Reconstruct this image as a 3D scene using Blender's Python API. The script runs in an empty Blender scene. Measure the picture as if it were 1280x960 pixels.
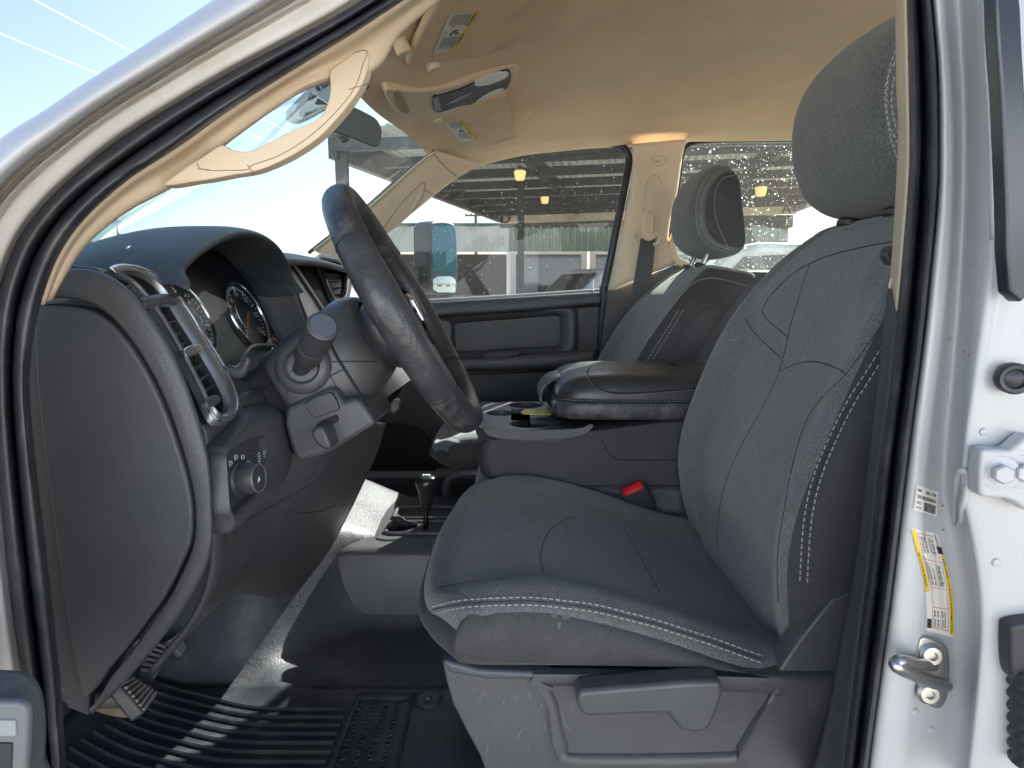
import bpy, bmesh, math, random
from mathutils import Vector, Matrix
from mathutils.bvhtree import BVHTree
random.seed(7)
SC = bpy.context.scene
COL = SC.collection
F = 780.0
PIT = math.radians(8.2)
CAMZ = 1.42
SP, CP = math.sin(PIT), math.cos(PIT)
V = Vector

# ---- sight lines of the photograph: a pixel plus a real distance gives a point in the cab
def ray(px, py):
    u = (px - 640) / F; v = (480 - py) / F
    return V((u, CP + v * SP, -SP + v * CP))
def P(px, py, Y):
    if callable(Y): Y = Y(px, py)
    d = ray(px, py); return V((0, 0, CAMZ)) + d * (Y / d.y)
def PX(px, py, X):
    d = ray(px, py); return V((0, 0, CAMZ)) + d * (X / d.x)
def PZ(px, py, z):
    d = ray(px, py); return V((0, 0, CAMZ)) + d * ((z - CAMZ) / d.z)
def PN(px, py, pt, n):
    d = ray(px, py); o = V((0, 0, CAMZ))
    return o + d * ((V(pt) - o).dot(n) / d.dot(n))

# ---- curves
def cr(pts, n=6, closed=False):
    pts = [V(p) for p in pts]; L = len(pts); out = []
    if L < 3 and not closed:
        return [pts[0].lerp(pts[-1], k / n) for k in range(n + 1)]
    segs = L if closed else L - 1
    for i in range(segs):
        p1, p2 = pts[i % L], pts[(i + 1) % L]
        p0 = pts[(i - 1) % L] if closed or i > 0 else p1 * 2 - p2
        p3 = pts[(i + 2) % L] if closed or i < L - 2 else p2 * 2 - p1
        for k in range(n):
            t = k / n; t2 = t * t; t3 = t2 * t
            out.append(0.5 * ((2 * p1) + (p2 - p0) * t + (2 * p0 - 5 * p1 + 4 * p2 - p3) * t2 + (3 * p1 - p0 - 3 * p2 + p3) * t3))
    if not closed: out.append(pts[-1].copy())
    return out
def pxl(pts, Y):
    return [P(a[0], a[1], a[2] if len(a) > 2 else Y) for a in pts]
def resample(pts, n):
    d = [0.0]
    for a, b in zip(pts, pts[1:]): d.append(d[-1] + (b - a).length)
    out = []; j = 0
    for k in range(n):
        s = d[-1] * k / (n - 1)
        while j < len(d) - 2 and d[j + 1] < s: j += 1
        w = (s - d[j]) / max(1e-9, d[j + 1] - d[j]); out.append(pts[j].lerp(pts[j + 1], min(1, max(0, w))))
    return out
def patch(rows, nu=5, nv=5, cu=False, cv=False):
    R = [cr(r, nv, cv) for r in rows]
    cols = [cr([R[i][j] for i in range(len(R))], nu, cu) for j in range(len(R[0]))]
    return [[cols[j][i] for j in range(len(cols))] for i in range(len(cols[0]))]
def lerp(a, b, t): return a + (b - a) * t
def smooth(t): t = min(1, max(0, t)); return t * t * (3 - 2 * t)
def interp(x, tab):
    if x <= tab[0][0]: return tab[0][1]
    for (a, fa), (b, fb) in zip(tab, tab[1:]):
        if x <= b: return lerp(fa, fb, (x - a) / (b - a))
    return tab[-1][1]
def interps(x, tab):   # smooth (Catmull-Rom-like) table
    if x <= tab[0][0]: return tab[0][1]
    for i in range(len(tab) - 1):
        a, fa = tab[i]; b, fb = tab[i + 1]
        if x <= b:
            m0 = (fb - fa) / (b - a) if i == 0 else (fb - tab[i - 1][1]) / (b - tab[i - 1][0])
            m1 = (fb - fa) / (b - a) if i == len(tab) - 2 else (tab[i + 2][1] - fa) / (tab[i + 2][0] - a)
            h = b - a; t = (x - a) / h
            return (2*t**3-3*t*t+1)*fa + (t**3-2*t*t+t)*h*m0 + (-2*t**3+3*t*t)*fb + (t**3-t*t)*h*m1
    return tab[-1][1]

# ---- mesh builder: everything collected ends up as ONE mesh object
class MB:
    def __init__(s): s.v = []; s.f = []; s.m = []
    def face(s, idx, m=0): s.f.append(tuple(idx)); s.m.append(m)
    def grid(s, g, cu=False, cv=False, m=0, flip=False):
        b = len(s.v); nr, nc = len(g), len(g[0])
        for r in g: s.v.extend(r)
        for i in range(nr if cu else nr - 1):
            for j in range(nc if cv else nc - 1):
                i2, j2 = (i + 1) % nr, (j + 1) % nc
                q = (b + i * nc + j, b + i * nc + j2, b + i2 * nc + j2, b + i2 * nc + j)
                s.face(q[::-1] if flip else q, m(i, j) if callable(m) else m)
        return s
    def poly(s, pts, m=0):
        b = len(s.v); s.v.extend([V(p) for p in pts]); s.face(range(b, b + len(pts)), m); return s
    def prism(s, pts, off, m=0, caps=True):
        pts = [V(p) for p in pts]; n = len(pts); b = len(s.v); off = V(off)
        s.v.extend(pts); s.v.extend([p + off for p in pts])
        if caps:
            s.face(range(b, b + n), m); s.face(range(b + 2 * n - 1, b + n - 1, -1), m)
        for i in range(n):
            j = (i + 1) % n; s.face((b + j, b + i, b + n + i, b + n + j), m)
        return s
    def box(s, c, sz, rot=None, m=0):
        c = V(c); h = V(sz) / 2; b = len(s.v)
        for x in (-1, 1):
            for y in (-1, 1):
                for z in (-1, 1):
                    p = V((x * h.x, y * h.y, z * h.z))
                    s.v.append(c + (rot @ p if rot else p))
        for q in ((0,1,3,2),(4,6,7,5),(0,4,5,1),(2,3,7,6),(0,2,6,4),(1,5,7,3)): s.face([b + k for k in q], m)
        return s
    def tube(s, path, r, n=8, closed=False, caps=True, m=0, flat=1.0, up=None):
        path = [V(p) for p in path]; L = len(path)
        rs = r if isinstance(r, (list, tuple)) else [r] * L
        g = []; pn = None
        for i, p in enumerate(path):
            a = path[(i - 1) % L] if closed or i > 0 else p
            c = path[(i + 1) % L] if closed or i < L - 1 else p
            t = (c - a)
            t = t.normalized() if t.length > 1e-9 else V((1, 0, 0))
            if pn is None:
                u = V(up) if up else (V((0, 0, 1)) if abs(t.z) < 0.9 else V((1, 0, 0)))
                pn = (u - t * u.dot(t)).normalized()
            else:
                pn = pn - t * pn.dot(t)
                pn = pn.normalized() if pn.length > 1e-6 else V((0, 0, 1))
            bn = t.cross(pn)
            g.append([p + (pn * math.cos(2 * math.pi * k / n) + bn * math.sin(2 * math.pi * k / n) * flat) * rs[i] for k in range(n)])
        b = len(s.v); s.grid(g, cu=closed, cv=True, m=m, flip=True)
        if caps and not closed:
            s.face([b + k for k in range(n)], m); e = b + (L - 1) * n
            s.face([e + n - 1 - k for k in range(n)], m)
        return s
    def lathe(s, prof, origin, axis, n=24, m=0, caps=True):
        axis = V(axis).normalized(); u = V((0, 0, 1)) if abs(axis.z) < .9 else V((1, 0, 0))
        e1 = (u - axis * u.dot(axis)).normalized(); e2 = axis.cross(e1); o = V(origin)
        g = [[o + axis * h + (e1 * math.cos(2 * math.pi * k / n) + e2 * math.sin(2 * math.pi * k / n)) * max(r, 1e-5) for k in range(n)] for r, h in prof]
        b = len(s.v); s.grid(g, cv=True, m=m)
        if caps:
            s.face([b + n - 1 - k for k in range(n)], m); e = b + (len(prof) - 1) * n; s.face([e + k for k in range(n)], m)
        return s
    def build(s, name, mat, parent=None, smooth=40, bevel=0, bseg=3, solid=0, soff=0, subsurf=0, fixn=True, label=None):
        me = bpy.data.meshes.new(name); me.from_pydata([tuple(p) for p in s.v], [], s.f)
        mats = mat if isinstance(mat, (list, tuple)) else [mat]
        for k in mats: me.materials.append(k)
        me.polygons.foreach_set('material_index', s.m)
        if fixn:
            bm = bmesh.new(); bm.from_mesh(me); bmesh.ops.recalc_face_normals(bm, faces=bm.faces); bm.to_mesh(me); bm.free()
        if smooth:
            me.polygons.foreach_set('use_smooth', [True] * len(me.polygons))
            if smooth < 180: me.set_sharp_from_angle(angle=math.radians(smooth))
        me.update()
        o = bpy.data.objects.new(name, me); COL.objects.link(o)
        if solid:
            md = o.modifiers.new('thick', 'SOLIDIFY'); md.thickness = solid; md.offset = soff
        if bevel:
            md = o.modifiers.new('round', 'BEVEL'); md.width = bevel; md.segments = bseg; md.limit_method = 'ANGLE'; md.angle_limit = math.radians(38)
        if subsurf:
            md = o.modifiers.new('sub', 'SUBSURF'); md.levels = md.render_levels = subsurf
        if parent is not None:
            o.parent = parent
            pm = Matrix.Translation(parent.location) if parent.parent is None else Matrix.Translation(parent.parent.location)
            o.matrix_parent_inverse = pm.inverted() if parent.type == 'EMPTY' else Matrix.Identity(4)
        if label: o['label'] = label
        return o
def thing(name, label, cat, loc=(0, 0, 0), group=None):
    o = bpy.data.objects.new(name, None); COL.objects.link(o); o.location = loc; o.empty_display_size = .05
    o['label'] = label; o['category'] = cat
    if group: o['group'] = group
    return o
def tag(o, label, cat, group=None):
    o['label'] = label; o['category'] = cat
    if group: o['group'] = group
    return o
def bake(o):
    dg = bpy.context.evaluated_depsgraph_get(); dg.update()
    me = bpy.data.meshes.new_from_object(o.evaluated_get(dg)); o.modifiers.clear(); o.data = me; return o
def cut(o, cutter):
    md = o.modifiers.new('cut', 'BOOLEAN'); md.operation = 'DIFFERENCE'; md.object = cutter; md.solver = 'EXACT'
    bake(o); bpy.data.objects.remove(cutter, do_unlink=True)
    o.data.polygons.foreach_set('use_smooth', [True] * len(o.data.polygons)); o.data.set_sharp_from_angle(angle=math.radians(40))
    return o
def bvh_of(objs):
    dg = bpy.context.evaluated_depsgraph_get(); dg.update(); vs = []; ps = []
    for o in objs:
        e = o.evaluated_get(dg); me = e.to_mesh(); b = len(vs); mw = e.matrix_world
        vs += [mw @ v.co for v in me.vertices]; ps += [tuple(b + i for i in p.vertices) for p in me.polygons]; e.to_mesh_clear()
    return BVHTree.FromPolygons(vs, ps)
def drape(bv, pts, off=.0012, n=8, smooth_=True):
    """points of a seam found on the real surface along the sight lines; returns (point, normal) list"""
    if smooth_ and len(pts) > 2:
        c = cr([V((a[0], a[1], 0)) for a in pts], n)
    else:
        c = [V((lerp(a[0], b[0], k / n), lerp(a[1], b[1], k / n), 0)) for a, b in zip(pts, pts[1:]) for k in range(n)] + [V((pts[-1][0], pts[-1][1], 0))]
    out = []
    for q in c:
        d = ray(q.x, q.y).normalized(); loc, nn, idx, dist = bv.ray_cast(V((0, 0, CAMZ)), d)
        if loc is None: continue
        if nn.dot(d) > 0: nn = -nn
        out.append((loc + nn * off, nn))
    return out
def dashes(mb, line, step=.0075, r=.0008, fill=.62, m=0):
    pts = [a for a, b in line]
    if len(pts) < 2: return
    tot = sum((b - a).length for a, b in zip(pts, pts[1:])); k = max(2, int(tot / step) + 1)
    rs = resample(pts, k)
    for a, b in zip(rs, rs[1:]):
        if (b - a).length > step * 3: continue
        mb.tube([a, a.lerp(b, fill)], r, n=4, m=m)
def stitch_line(parent, line, m_, **kw):
    m2 = MB(); dashes(m2, line, **kw)
    if m2.v: return m2.build('stitching', m_, parent, smooth=0)
def welt(mb, line, r=.0015, m=0, n=6):
    pts = [a for a, b in line]
    if len(pts) > 2: mb.tube(pts, r, n=n, m=m)

def slab(outline, Y, thick, name, mat, parent, bevel=.004, curve=0, bseg=3, smooth=40, label=None):
    pts = pxl(outline, Y)
    if curve: pts = cr(pts, curve, True)
    return MB().prism(pts, (0, thick, 0)).build(name, mat, parent, bevel=bevel, bseg=bseg, smooth=smooth, label=label)

# ---- materials
def nodes(name):
    m = bpy.data.materials.new(name); m.use_nodes = True; nt = m.node_tree
    return m, nt, nt.nodes.get('Principled BSDF')
def mat(name, col, rough=.5, bump=None, vary=0.0, vscale=6.0, metal=0.0, coat=0.0, sheen=0.0, spec=.5, col2=None, dust=None, rvar=0.0, hue=None):
    """bump: (kind, scale, strength, distance). vary: soft large-scale colour variation. dust: (colour, amount, scale)"""
    m, nt, b = nodes(name); N = nt.nodes.new; L = nt.links.new
    b.inputs['Roughness'].default_value = rough; b.inputs['Metallic'].default_value = metal
    b.inputs['Specular IOR Level'].default_value = spec
    if coat: b.inputs['Coat Weight'].default_value = coat; b.inputs['Coat Roughness'].default_value = .10
    if sheen: b.inputs['Sheen Weight'].default_value = sheen; b.inputs['Sheen Roughness'].default_value = .45
    tc = N('ShaderNodeTexCoord')
    colout = None
    base = N('ShaderNodeRGB'); base.outputs[0].default_value = (*col, 1); colout = base.outputs[0]
    if vary or col2:
        nz = N('ShaderNodeTexNoise'); nz.inputs['Scale'].default_value = vscale; nz.inputs['Detail'].default_value = 5; nz.inputs['Roughness'].default_value = .62
        L(tc.outputs['Object'], nz.inputs['Vector'])
        rp = N('ShaderNodeValToRGB'); rp.color_ramp.elements[0].position = .3; rp.color_ramp.elements[1].position = .7
        c2 = col2 if col2 else tuple(min(1, c * (1 + vary)) for c in col)
        c1 = col if col2 else tuple(c * (1 - vary) for c in col)
        rp.color_ramp.elements[0].color = (*c1, 1); rp.color_ramp.elements[1].color = (*c2, 1)
        L(nz.outputs['Fac'], rp.inputs['Fac']); colout = rp.outputs['Color']
    if dust:
        nz = N('ShaderNodeTexNoise'); nz.inputs['Scale'].default_value = dust[2]; nz.inputs['Detail'].default_value = 8; nz.inputs['Roughness'].default_value = .7
        L(tc.outputs['Object'], nz.inputs['Vector'])
        mr = N('ShaderNodeMapRange'); mr.inputs['From Min'].default_value = .5; mr.inputs['From Max'].default_value = .75; mr.inputs['To Max'].default_value = dust[1]
        L(nz.outputs['Fac'], mr.inputs['Value'])
        mx = N('ShaderNodeMix'); mx.data_type = 'RGBA'; L(mr.outputs[0], mx.inputs['Factor']); L(colout, mx.inputs['A']); mx.inputs['B'].default_value = (*dust[0], 1)
        colout = mx.outputs['Result']
    if rvar:
        nz = N('ShaderNodeTexNoise'); nz.inputs['Scale'].default_value = 9; nz.inputs['Detail'].default_value = 6
        L(tc.outputs['Object'], nz.inputs['Vector'])
        mr = N('ShaderNodeMapRange'); mr.inputs['From Min'].default_value = .3; mr.inputs['From Max'].default_value = .7
        mr.inputs['To Min'].default_value = max(.02, rough - rvar); mr.inputs['To Max'].default_value = min(1, rough + rvar); L(nz.outputs['Fac'], mr.inputs['Value']); L(mr.outputs[0], b.inputs['Roughness'])
    h = None
    if bump:
        kind, sc, st, dist = bump
        if kind == 'grain':     # moulded leather-like grain
            vo = N('ShaderNodeTexVoronoi'); vo.feature = 'SMOOTH_F1'; vo.inputs['Scale'].default_value = sc; L(tc.outputs['Object'], vo.inputs['Vector'])
            nz = N('ShaderNodeTexNoise'); nz.inputs['Scale'].default_value = sc * .5; nz.inputs['Detail'].default_value = 2; L(tc.outputs['Object'], nz.inputs['Vector'])
            ad = N('ShaderNodeMath'); ad.operation = 'SUBTRACT'; L(nz.outputs['Fac'], ad.inputs[0]); L(vo.outputs['Distance'], ad.inputs[1]); h = ad.outputs[0]
        elif kind == 'noise':
            nz = N('ShaderNodeTexNoise'); nz.inputs['Scale'].default_value = sc; nz.inputs['Detail'].default_value = 4; nz.inputs['Roughness'].default_value = .7; L(tc.outputs['Object'], nz.inputs['Vector']); h = nz.outputs['Fac']
        elif kind == 'weave':
            nz = N('ShaderNodeTexNoise'); nz.inputs['Scale'].default_value = sc; nz.inputs['Detail'].default_value = 3; nz.inputs['Roughness'].default_value = .8; L(tc.outputs['Object'], nz.inputs['Vector'])
            h = nz.outputs['Fac']
            rp = N('ShaderNodeValToRGB'); rp.color_ramp.elements[0].position = .36; rp.color_ramp.elements[1].position = .66
            rp.color_ramp.elements[0].color = (.55, .55, .55, 1); rp.color_ramp.elements[1].color = (1.45, 1.45, 1.45, 1); L(h, rp.inputs['Fac'])
            mu = N('ShaderNodeMix'); mu.data_type = 'RGBA'; mu.blend_type = 'MULTIPLY'; mu.inputs['Factor'].default_value = 1; L(colout, mu.inputs['A']); L(rp.outputs['Color'], mu.inputs['B']); colout = mu.outputs['Result']
        elif kind == 'perf':    # perforated leather
            vo = N('ShaderNodeTexVoronoi'); vo.inputs['Scale'].default_value = sc; vo.inputs['Randomness'].default_value = .25; L(tc.outputs['Object'], vo.inputs['Vector'])
            mr = N('ShaderNodeMapRange'); mr.inputs['From Min'].default_value = .18; mr.inputs['From Max'].default_value = .3; L(vo.outputs['Distance'], mr.inputs['Value']); h = mr.outputs[0]
            mu = N('ShaderNodeMix'); mu.data_type = 'RGBA'; L(h, mu.inputs['Factor']); mu.inputs['A'].default_value = (col[0] * .25, col[1] * .25, col[2] * .25, 1); L(colout, mu.inputs['B']); colout = mu.outputs['Result']
        bp = N('ShaderNodeBump'); bp.inputs['Strength'].default_value = st; bp.inputs['Distance'].default_value = dist
        L(h, bp.inputs['Height']); L(bp.outputs['Normal'], b.inputs['Normal'])
    L(colout, b.inputs['Base Color'])
    return m
def glass(name, tint, gloss=.06, fres=.8, rough=.0, specks=None, spray=None):
    """thin pane: tinted clear film + fresnel reflection; specks = (scale, size, whiteness) dust or droplets lying on it"""
    m, nt, b = nodes(name); N = nt.nodes.new; L = nt.links.new
    nt.nodes.remove(b); out = nt.nodes['Material Output']
    tr = N('ShaderNodeBsdfTransparent'); tr.inputs['Color'].default_value = (*tint, 1)
    gl = N('ShaderNodeBsdfGlossy'); gl.inputs['Roughness'].default_value = rough
    lw = N('ShaderNodeLayerWeight'); lw.inputs['Blend'].default_value = .5   # same reflection from either side of the pane
    p5 = N('ShaderNodeMath'); p5.operation = 'POWER'; p5.inputs[1].default_value = 5; L(lw.outputs['Facing'], p5.inputs[0])
    mul = N('ShaderNodeMath'); mul.operation = 'MULTIPLY_ADD'; mul.inputs[1].default_value = fres; mul.inputs[2].default_value = gloss; mul.use_clamp = True; L(p5.outputs[0], mul.inputs[0])
    mx = N('ShaderNodeMixShader'); L(mul.outputs[0], mx.inputs[0]); L(tr.outputs[0], mx.inputs[1]); L(gl.outputs[0], mx.inputs[2])
    sh = mx.outputs[0]
    for sp in (specks or []):
        tc = N('ShaderNodeTexCoord'); vo = N('ShaderNodeTexVoronoi'); vo.inputs['Scale'].default_value = sp[0]; L(tc.outputs['Object'], vo.inputs['Vector'])
        # only some cells carry a speck
        sep = N('ShaderNodeSeparateColor'); L(vo.outputs['Color'], sep.inputs[0])
        th = N('ShaderNodeMath'); th.operation = 'MULTIPLY'; th.inputs[1].default_value = sp[1]; 
        pw = N('ShaderNodeMath'); pw.operation = 'POWER'; pw.inputs[1].default_value = sp[3]; L(sep.outputs[0], pw.inputs[0]); L(pw.outputs[0], th.inputs[0])
        lt = N('ShaderNodeMath'); lt.operation = 'LESS_THAN'; L(vo.outputs['Distance'], lt.inputs[0]); L(th.outputs[0], lt.inputs[1])
        am = N('ShaderNodeMath'); am.operation = 'MULTIPLY'; am.inputs[1].default_value = sp[2]; L(lt.outputs[0], am.inputs[0])
        df = N('ShaderNodeBsdfDiffuse'); df.inputs['Color'].default_value = (.85, .88, .86, 1)
        tl = N('ShaderNodeBsdfTranslucent'); tl.inputs['Color'].default_value = (.9, .92, .9, 1)
        ad = N('ShaderNodeMixShader'); ad.inputs[0].default_value = .65; L(df.outputs[0], ad.inputs[1]); L(tl.outputs[0], ad.inputs[2])
        m2 = N('ShaderNodeMixShader'); L(am.outputs[0], m2.inputs[0]); L(sh, m2.inputs[1]); L(ad.outputs[0], m2.inputs[2]); sh = m2.outputs[0]
    if spray:   # even film of dust
        tl = N('ShaderNodeBsdfTranslucent'); tl.inputs['Color'].default_value = (.8, .85, .85, 1)
        m2 = N('ShaderNodeMixShader'); m2.inputs[0].default_value = spray; L(sh, m2.inputs[1]); L(tl.outputs[0], m2.inputs[2]); sh = m2.outputs[0]
    L(sh, out.inputs['Surface'])
    return m
def letters(txt, origin, ex, ey, h, mb_or=None, depth=.0004):
    """text as mesh triangles appended to a mesh builder (ex: reading direction, ey: up)"""
    cu = bpy.data.curves.new('t', 'FONT'); cu.body = txt; cu.size = 1; cu.align_x = 'LEFT'; cu.resolution_u = 3; cu.offset = .012
    o = bpy.data.objects.new('t', cu); COL.objects.link(o)
    dg = bpy.context.evaluated_depsgraph_get(); dg.update(); me = bpy.data.meshes.new_from_object(o.evaluated_get(dg))
    ex = V(ex).normalized(); ey = V(ey).normalized(); b = len(mb_or.v)
    for v in me.vertices: mb_or.v.append(V(origin) + ex * v.co.x * h + ey * v.co.y * h)
    for p in me.polygons: mb_or.face([b + i for i in p.vertices])
    w = max((v.co.x for v in me.vertices), default=0) * h
    bpy.data.objects.remove(o, do_unlink=True); bpy.data.curves.remove(cu); bpy.data.meshes.remove(me)
    return w

PL = mat('black_grained_plastic', (.074, .075, .081), .46, ('grain', 400, .30, .0010), vary=.12, dust=((.16,.155,.15), .25, 14), rvar=.06)
PLG = mat('grey_smooth_plastic', (.076, .078, .084), .40, ('noise', 900, .12, .0005), vary=.08, dust=((.2,.2,.2), .15, 20))
PLD = mat('dark_smooth_plastic', (.056, .057, .062), .42, ('noise', 700, .1, .0004), vary=.1, dust=((.12,.12,.12), .2, 16))
PANEL = mat('dash_end_plastic', (.070, .071, .077), .5, ('grain', 380, .32, .0011), vary=.12, dust=((.16,.16,.16), .14, 18))
RUB = mat('black_rubber_seal', (.028, .03, .036), .40, ('noise', 120, .12, .001), vary=.2, dust=((.2,.19,.18), .3, 22), rvar=.1)
BEIGE = mat('beige_plastic_trim', (.74, .595, .43), .55, ('grain', 700, .12, .0005), vary=.04)
HEAD = mat('beige_headliner_cloth', (.80, .61, .40), .95, ('noise', 1100, .5, .0008), vary=.07, vscale=5, sheen=.15)
VISOR = mat('tan_visor_cloth', (.70, .55, .365), .85, ('noise', 1000, .4, .0006), vary=.06, dust=((.28,.22,.16), .45, 9))
FAB = mat('charcoal_blue_seat_cloth', (.140, .146, .149), .95, ('weave', 430, .8, .0018), vary=.20, vscale=6, sheen=.35, dust=((.22,.23,.24), .38, 9))
FABR = mat('ribbed_seat_cloth', (.10, .110, .118), .95, ('weave', 400, .9, .0018), vary=.14, vscale=7, sheen=.3, dust=((.15,.16,.17), .18, 13))
SIDE = mat('dark_seat_side_cloth', (.046, .046, .050), .75, ('weave', 900, .4, .0007), vary=.12, vscale=9, sheen=.15, dust=((.15,.145,.14), .25, 10))
THREAD = mat('pale_thread', (.42, .41, .37), .8)
SEAM = mat('dark_seam', (.02, .023, .027), .8)
LEATH = mat('worn_black_leather', (.036, .038, .043), .36, ('grain', 480, .5, .0012), vary=.2, dust=((.26,.25,.24), .55, 30), rvar=.14)
PERF = mat('perforated_black_leather', (.046, .047, .052), .36, ('perf', 330, .7, .0009), vary=.15, dust=((.2,.19,.18), .35, 24), rvar=.06)
VINYL = mat('black_vinyl_floor', (.055, .058, .066), .48, ('grain', 300, .32, .0012), vary=.2, dust=((.24,.22,.19), .35, 15), rvar=.08)
MATR = mat('black_rubber_mat', (.026, .029, .036), .42, ('noise', 260, .25, .0008), vary=.2, dust=((.2,.18,.15), .25, 18))
WHITE = mat('white_car_paint', (.47, .477, .49), .36, None, coat=.3, vary=.015)
def _dirty_white():
    m = mat('soiled_white_paint', (.55, .53, .495), .4, ('noise', 60, .05, .001), dust=((.45,.34,.25), .55, 24), vary=.03)
    return m
DIRTY = _dirty_white()
CHROME = mat('bright_chrome', (.75, .76, .78), .16, None, metal=1.0)
SATIN = mat('satin_silver_plastic', (.34, .35, .37), .33, None, metal=.75)
STEEL = mat('zinc_steel', (.50, .49, .47), .36, ('noise', 200, .2, .0006), metal=1.0, vary=.15)
RED = mat('red_button', (.75, .02, .03), .35)
PAPER = mat('white_label_paper', (.72, .70, .64), .6)
YEL = mat('yellow_label_ink', (.80, .55, .02), .55)
INK = mat('black_ink', (.02, .02, .02), .6)
REDINK = mat('red_ink', (.55, .05, .07), .6)
# =====================================================================  THE CAB: door opening, pillars, roof
cab = thing('truck_cab', 'white pickup truck cab with open driver door, black door seal and beige headliner', 'truck cab', (0, .5, .78))
# --- front pillar and roof rail, traced from the sill up to the roof
SI = [(84,975),(78,880),(66,760),(52,640),(41,540),(37,480),(41,430),(51,380),(73,321),(106,274),(159,226),(223,184),(292,135),(371,85),(441,42),(510,-3),(590,-55)]
SO = [(45,975),(30,860),(15,760),(3,650),(-6,540),(-8,480),(-8,420),(0,360),(20,305),(50,262),(90,222),(150,174),(225,127),(300,84),(380,42),(440,8),(520,-45)]
WO = [(-95,975),(-100,860),(-105,760),(-110,650),(-118,540),(-120,480),(-112,400),(-70,258),(-30,200),(10,166),(50,141),(105,104),(165,66),(222,29),(285,-12),(345,-50),(430,-105)]
def railY(i): return interp(i, [(0,.50),(6,.50),(10,.515),(16,.60)])
def strip(fr, dY, base=SO, other=WO):
    return [P(lerp(base[i][0], other[i][0], fr), lerp(base[i][1], other[i][1], fr), railY(i) + dY) for i in range(len(SI))]
paint_rows = [strip(1.0, .03), strip(.99, -.02), strip(.93, -.045), strip(.80, -.058), strip(.66, -.056), strip(.585, -.046), strip(.565, -.032)]
MB().grid(patch(paint_rows, 4, 5)).build('outer_body_panel', WHITE, cab, smooth=70)
groove_rows = [strip(.565, -.032), strip(.55, -.022), strip(.50, -.020), strip(.46, -.024), strip(.44, -.031), strip(.40, -.033), strip(.37, -.028), strip(.34, -.024), strip(.2, -.022), strip(.09, -.019), strip(.05, -.012), strip(-.02, -.004)]
MB().grid(patch(groove_rows, 2, 5)).build('door_frame_flange', DIRTY, cab, smooth=70)
mb = MB()
welt(mb, [(p, 0) for p in cr(strip(.465, -.0245), 5)], .0008)
welt(mb, [(p, 0) for p in cr(strip(.345, -.0245), 5)], .0007)
mb.build('seam_sealer', mat('aged_seam_sealer', (.42,.34,.27), .7, ('noise', 90, .4, .002), vary=.35, vscale=30), cab)
def seal(fr, dY): return strip(fr, dY, SO, SI)
seal_rows = [seal(-.01, .004), seal(.0, -.010), seal(.10, -.017), seal(.24, -.019), seal(.38, -.014), seal(.46, -.004), seal(.49, .006), seal(.52, -.004), seal(.60, -.014), seal(.72, -.021), seal(.86, -.018), seal(.97, -.006), seal(1.0, .012), seal(1.0, .03)]
MB().grid(patch(seal_rows, 2, 6)).build('door_seal', RUB, cab, smooth=80)

# --- beige windscreen pillar trim with its grab handle opening
U = {0:(86,975),1:(80,880),2:(68,760),3:(54,640),4:(43,540),5:(40,480),6:(46,425),7:(62,374),8:(84,335),9:(107,303),10:(156,263),11:(228,223),12:(292,170),13:(385,108),14:(464,88),15:(500,40),16:(560,-10)}
def trimY(i): return interp(i, [(0,.53),(7,.53),(10,.55),(14,.62),(16,.69)])
trim = []
idx = list(range(7, 17))
rowA = [P(*SI[i], railY(i) + .012) for i in idx]
rowB = [P(lerp(SI[i][0], U[i][0], .35), lerp(SI[i][1], U[i][1], .35), trimY(i) + .002) for i in idx]
rowC = [P(lerp(SI[i][0], U[i][0], .85), lerp(SI[i][1], U[i][1], .85), trimY(i) + .006) for i in idx]
rowD = [P(*U[i], trimY(i) + .018) for i in idx]
rowE = [P(*U[i], trimY(i) + .05) for i in idx]
g = patch([rowA, rowB, rowC, rowD, rowE], 3, 6)
MB().grid(g).build('pillar_trim', BEIGE, cab, smooth=60, solid=.004)
hY = lambda px, py: .553 + max(0, px - 230) * .00030
hout = [(204,231),(216,220),(234,207),(254,195),(276,181),(287,186),(302,189),(318,187),(345,173),(378,158),(399,147),(410,128),(413,108),(413,88),(432,74),(452,60),(461,66),(460,84),(452,106),(438,128),(418,152),(398,172),(372,190),(345,204),(318,214),(288,219),(262,224),(240,227),(218,231)]
slab(hout, hY, .016, 'grab_handle', BEIGE, cab, bevel=.0075, curve=3, bseg=4)
bvA = bvh_of([o for o in cab.children if o.name.startswith(('pillar_trim', 'grab_handle'))])
mb = MB()
for ln in ([(246,203),(250,210),(262,213),(285,213),(309,212),(316,206),(345,196),(375,179),(405,155),(432,126),(446,104),(453,82),(459,66),(454,63),(444,66)], [(247,211),(262,212)], [(309,206),(317,216)], [(436,112),(460,104)]):
    welt(mb, drape(bvA, ln, .0000), .0005)
mb.build('trim_seam', mat('trim_gap', (.34,.26,.18), .8), cab)

# --- headliner: one domed cloth sheet
ZX = [(-.31,1.775),(-.25,1.815),(-.18,1.85),(-.08,1.905),(.02,1.935),(.2,1.96),(.6,1.98),(1.0,1.985),(1.6,1.97)]
def roofz(x, y):
    z = interps(x, ZX)
    k = smooth((x + .3) / .3)
    d = interps(y, [(.60,.12),(.68,.055),(.80,.016),(1.0,0),(1.33,-.004),(1.66,0),(1.82,.02),(1.92,.055),(2.0,.115)])
    xs = interps(y, [(.62,.30),(.8,.30),(1.0,.27),(1.27,.165),(1.40,.07),(1.5,-.06),(1.6,-.24),(2.0,-.4)])
    return z - d * lerp(.45, 1, k) - .020 * smooth((xs - x) / .055 + .5) * smooth((x + .30) / .12) * smooth((y - .66) / .12) + .030 * (1 - k) * smooth((y - 1.15) / .6)
def hdr_x(y): return -.232 - .058 * (1 - ((y - 1.28) / .72) ** 2)
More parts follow.
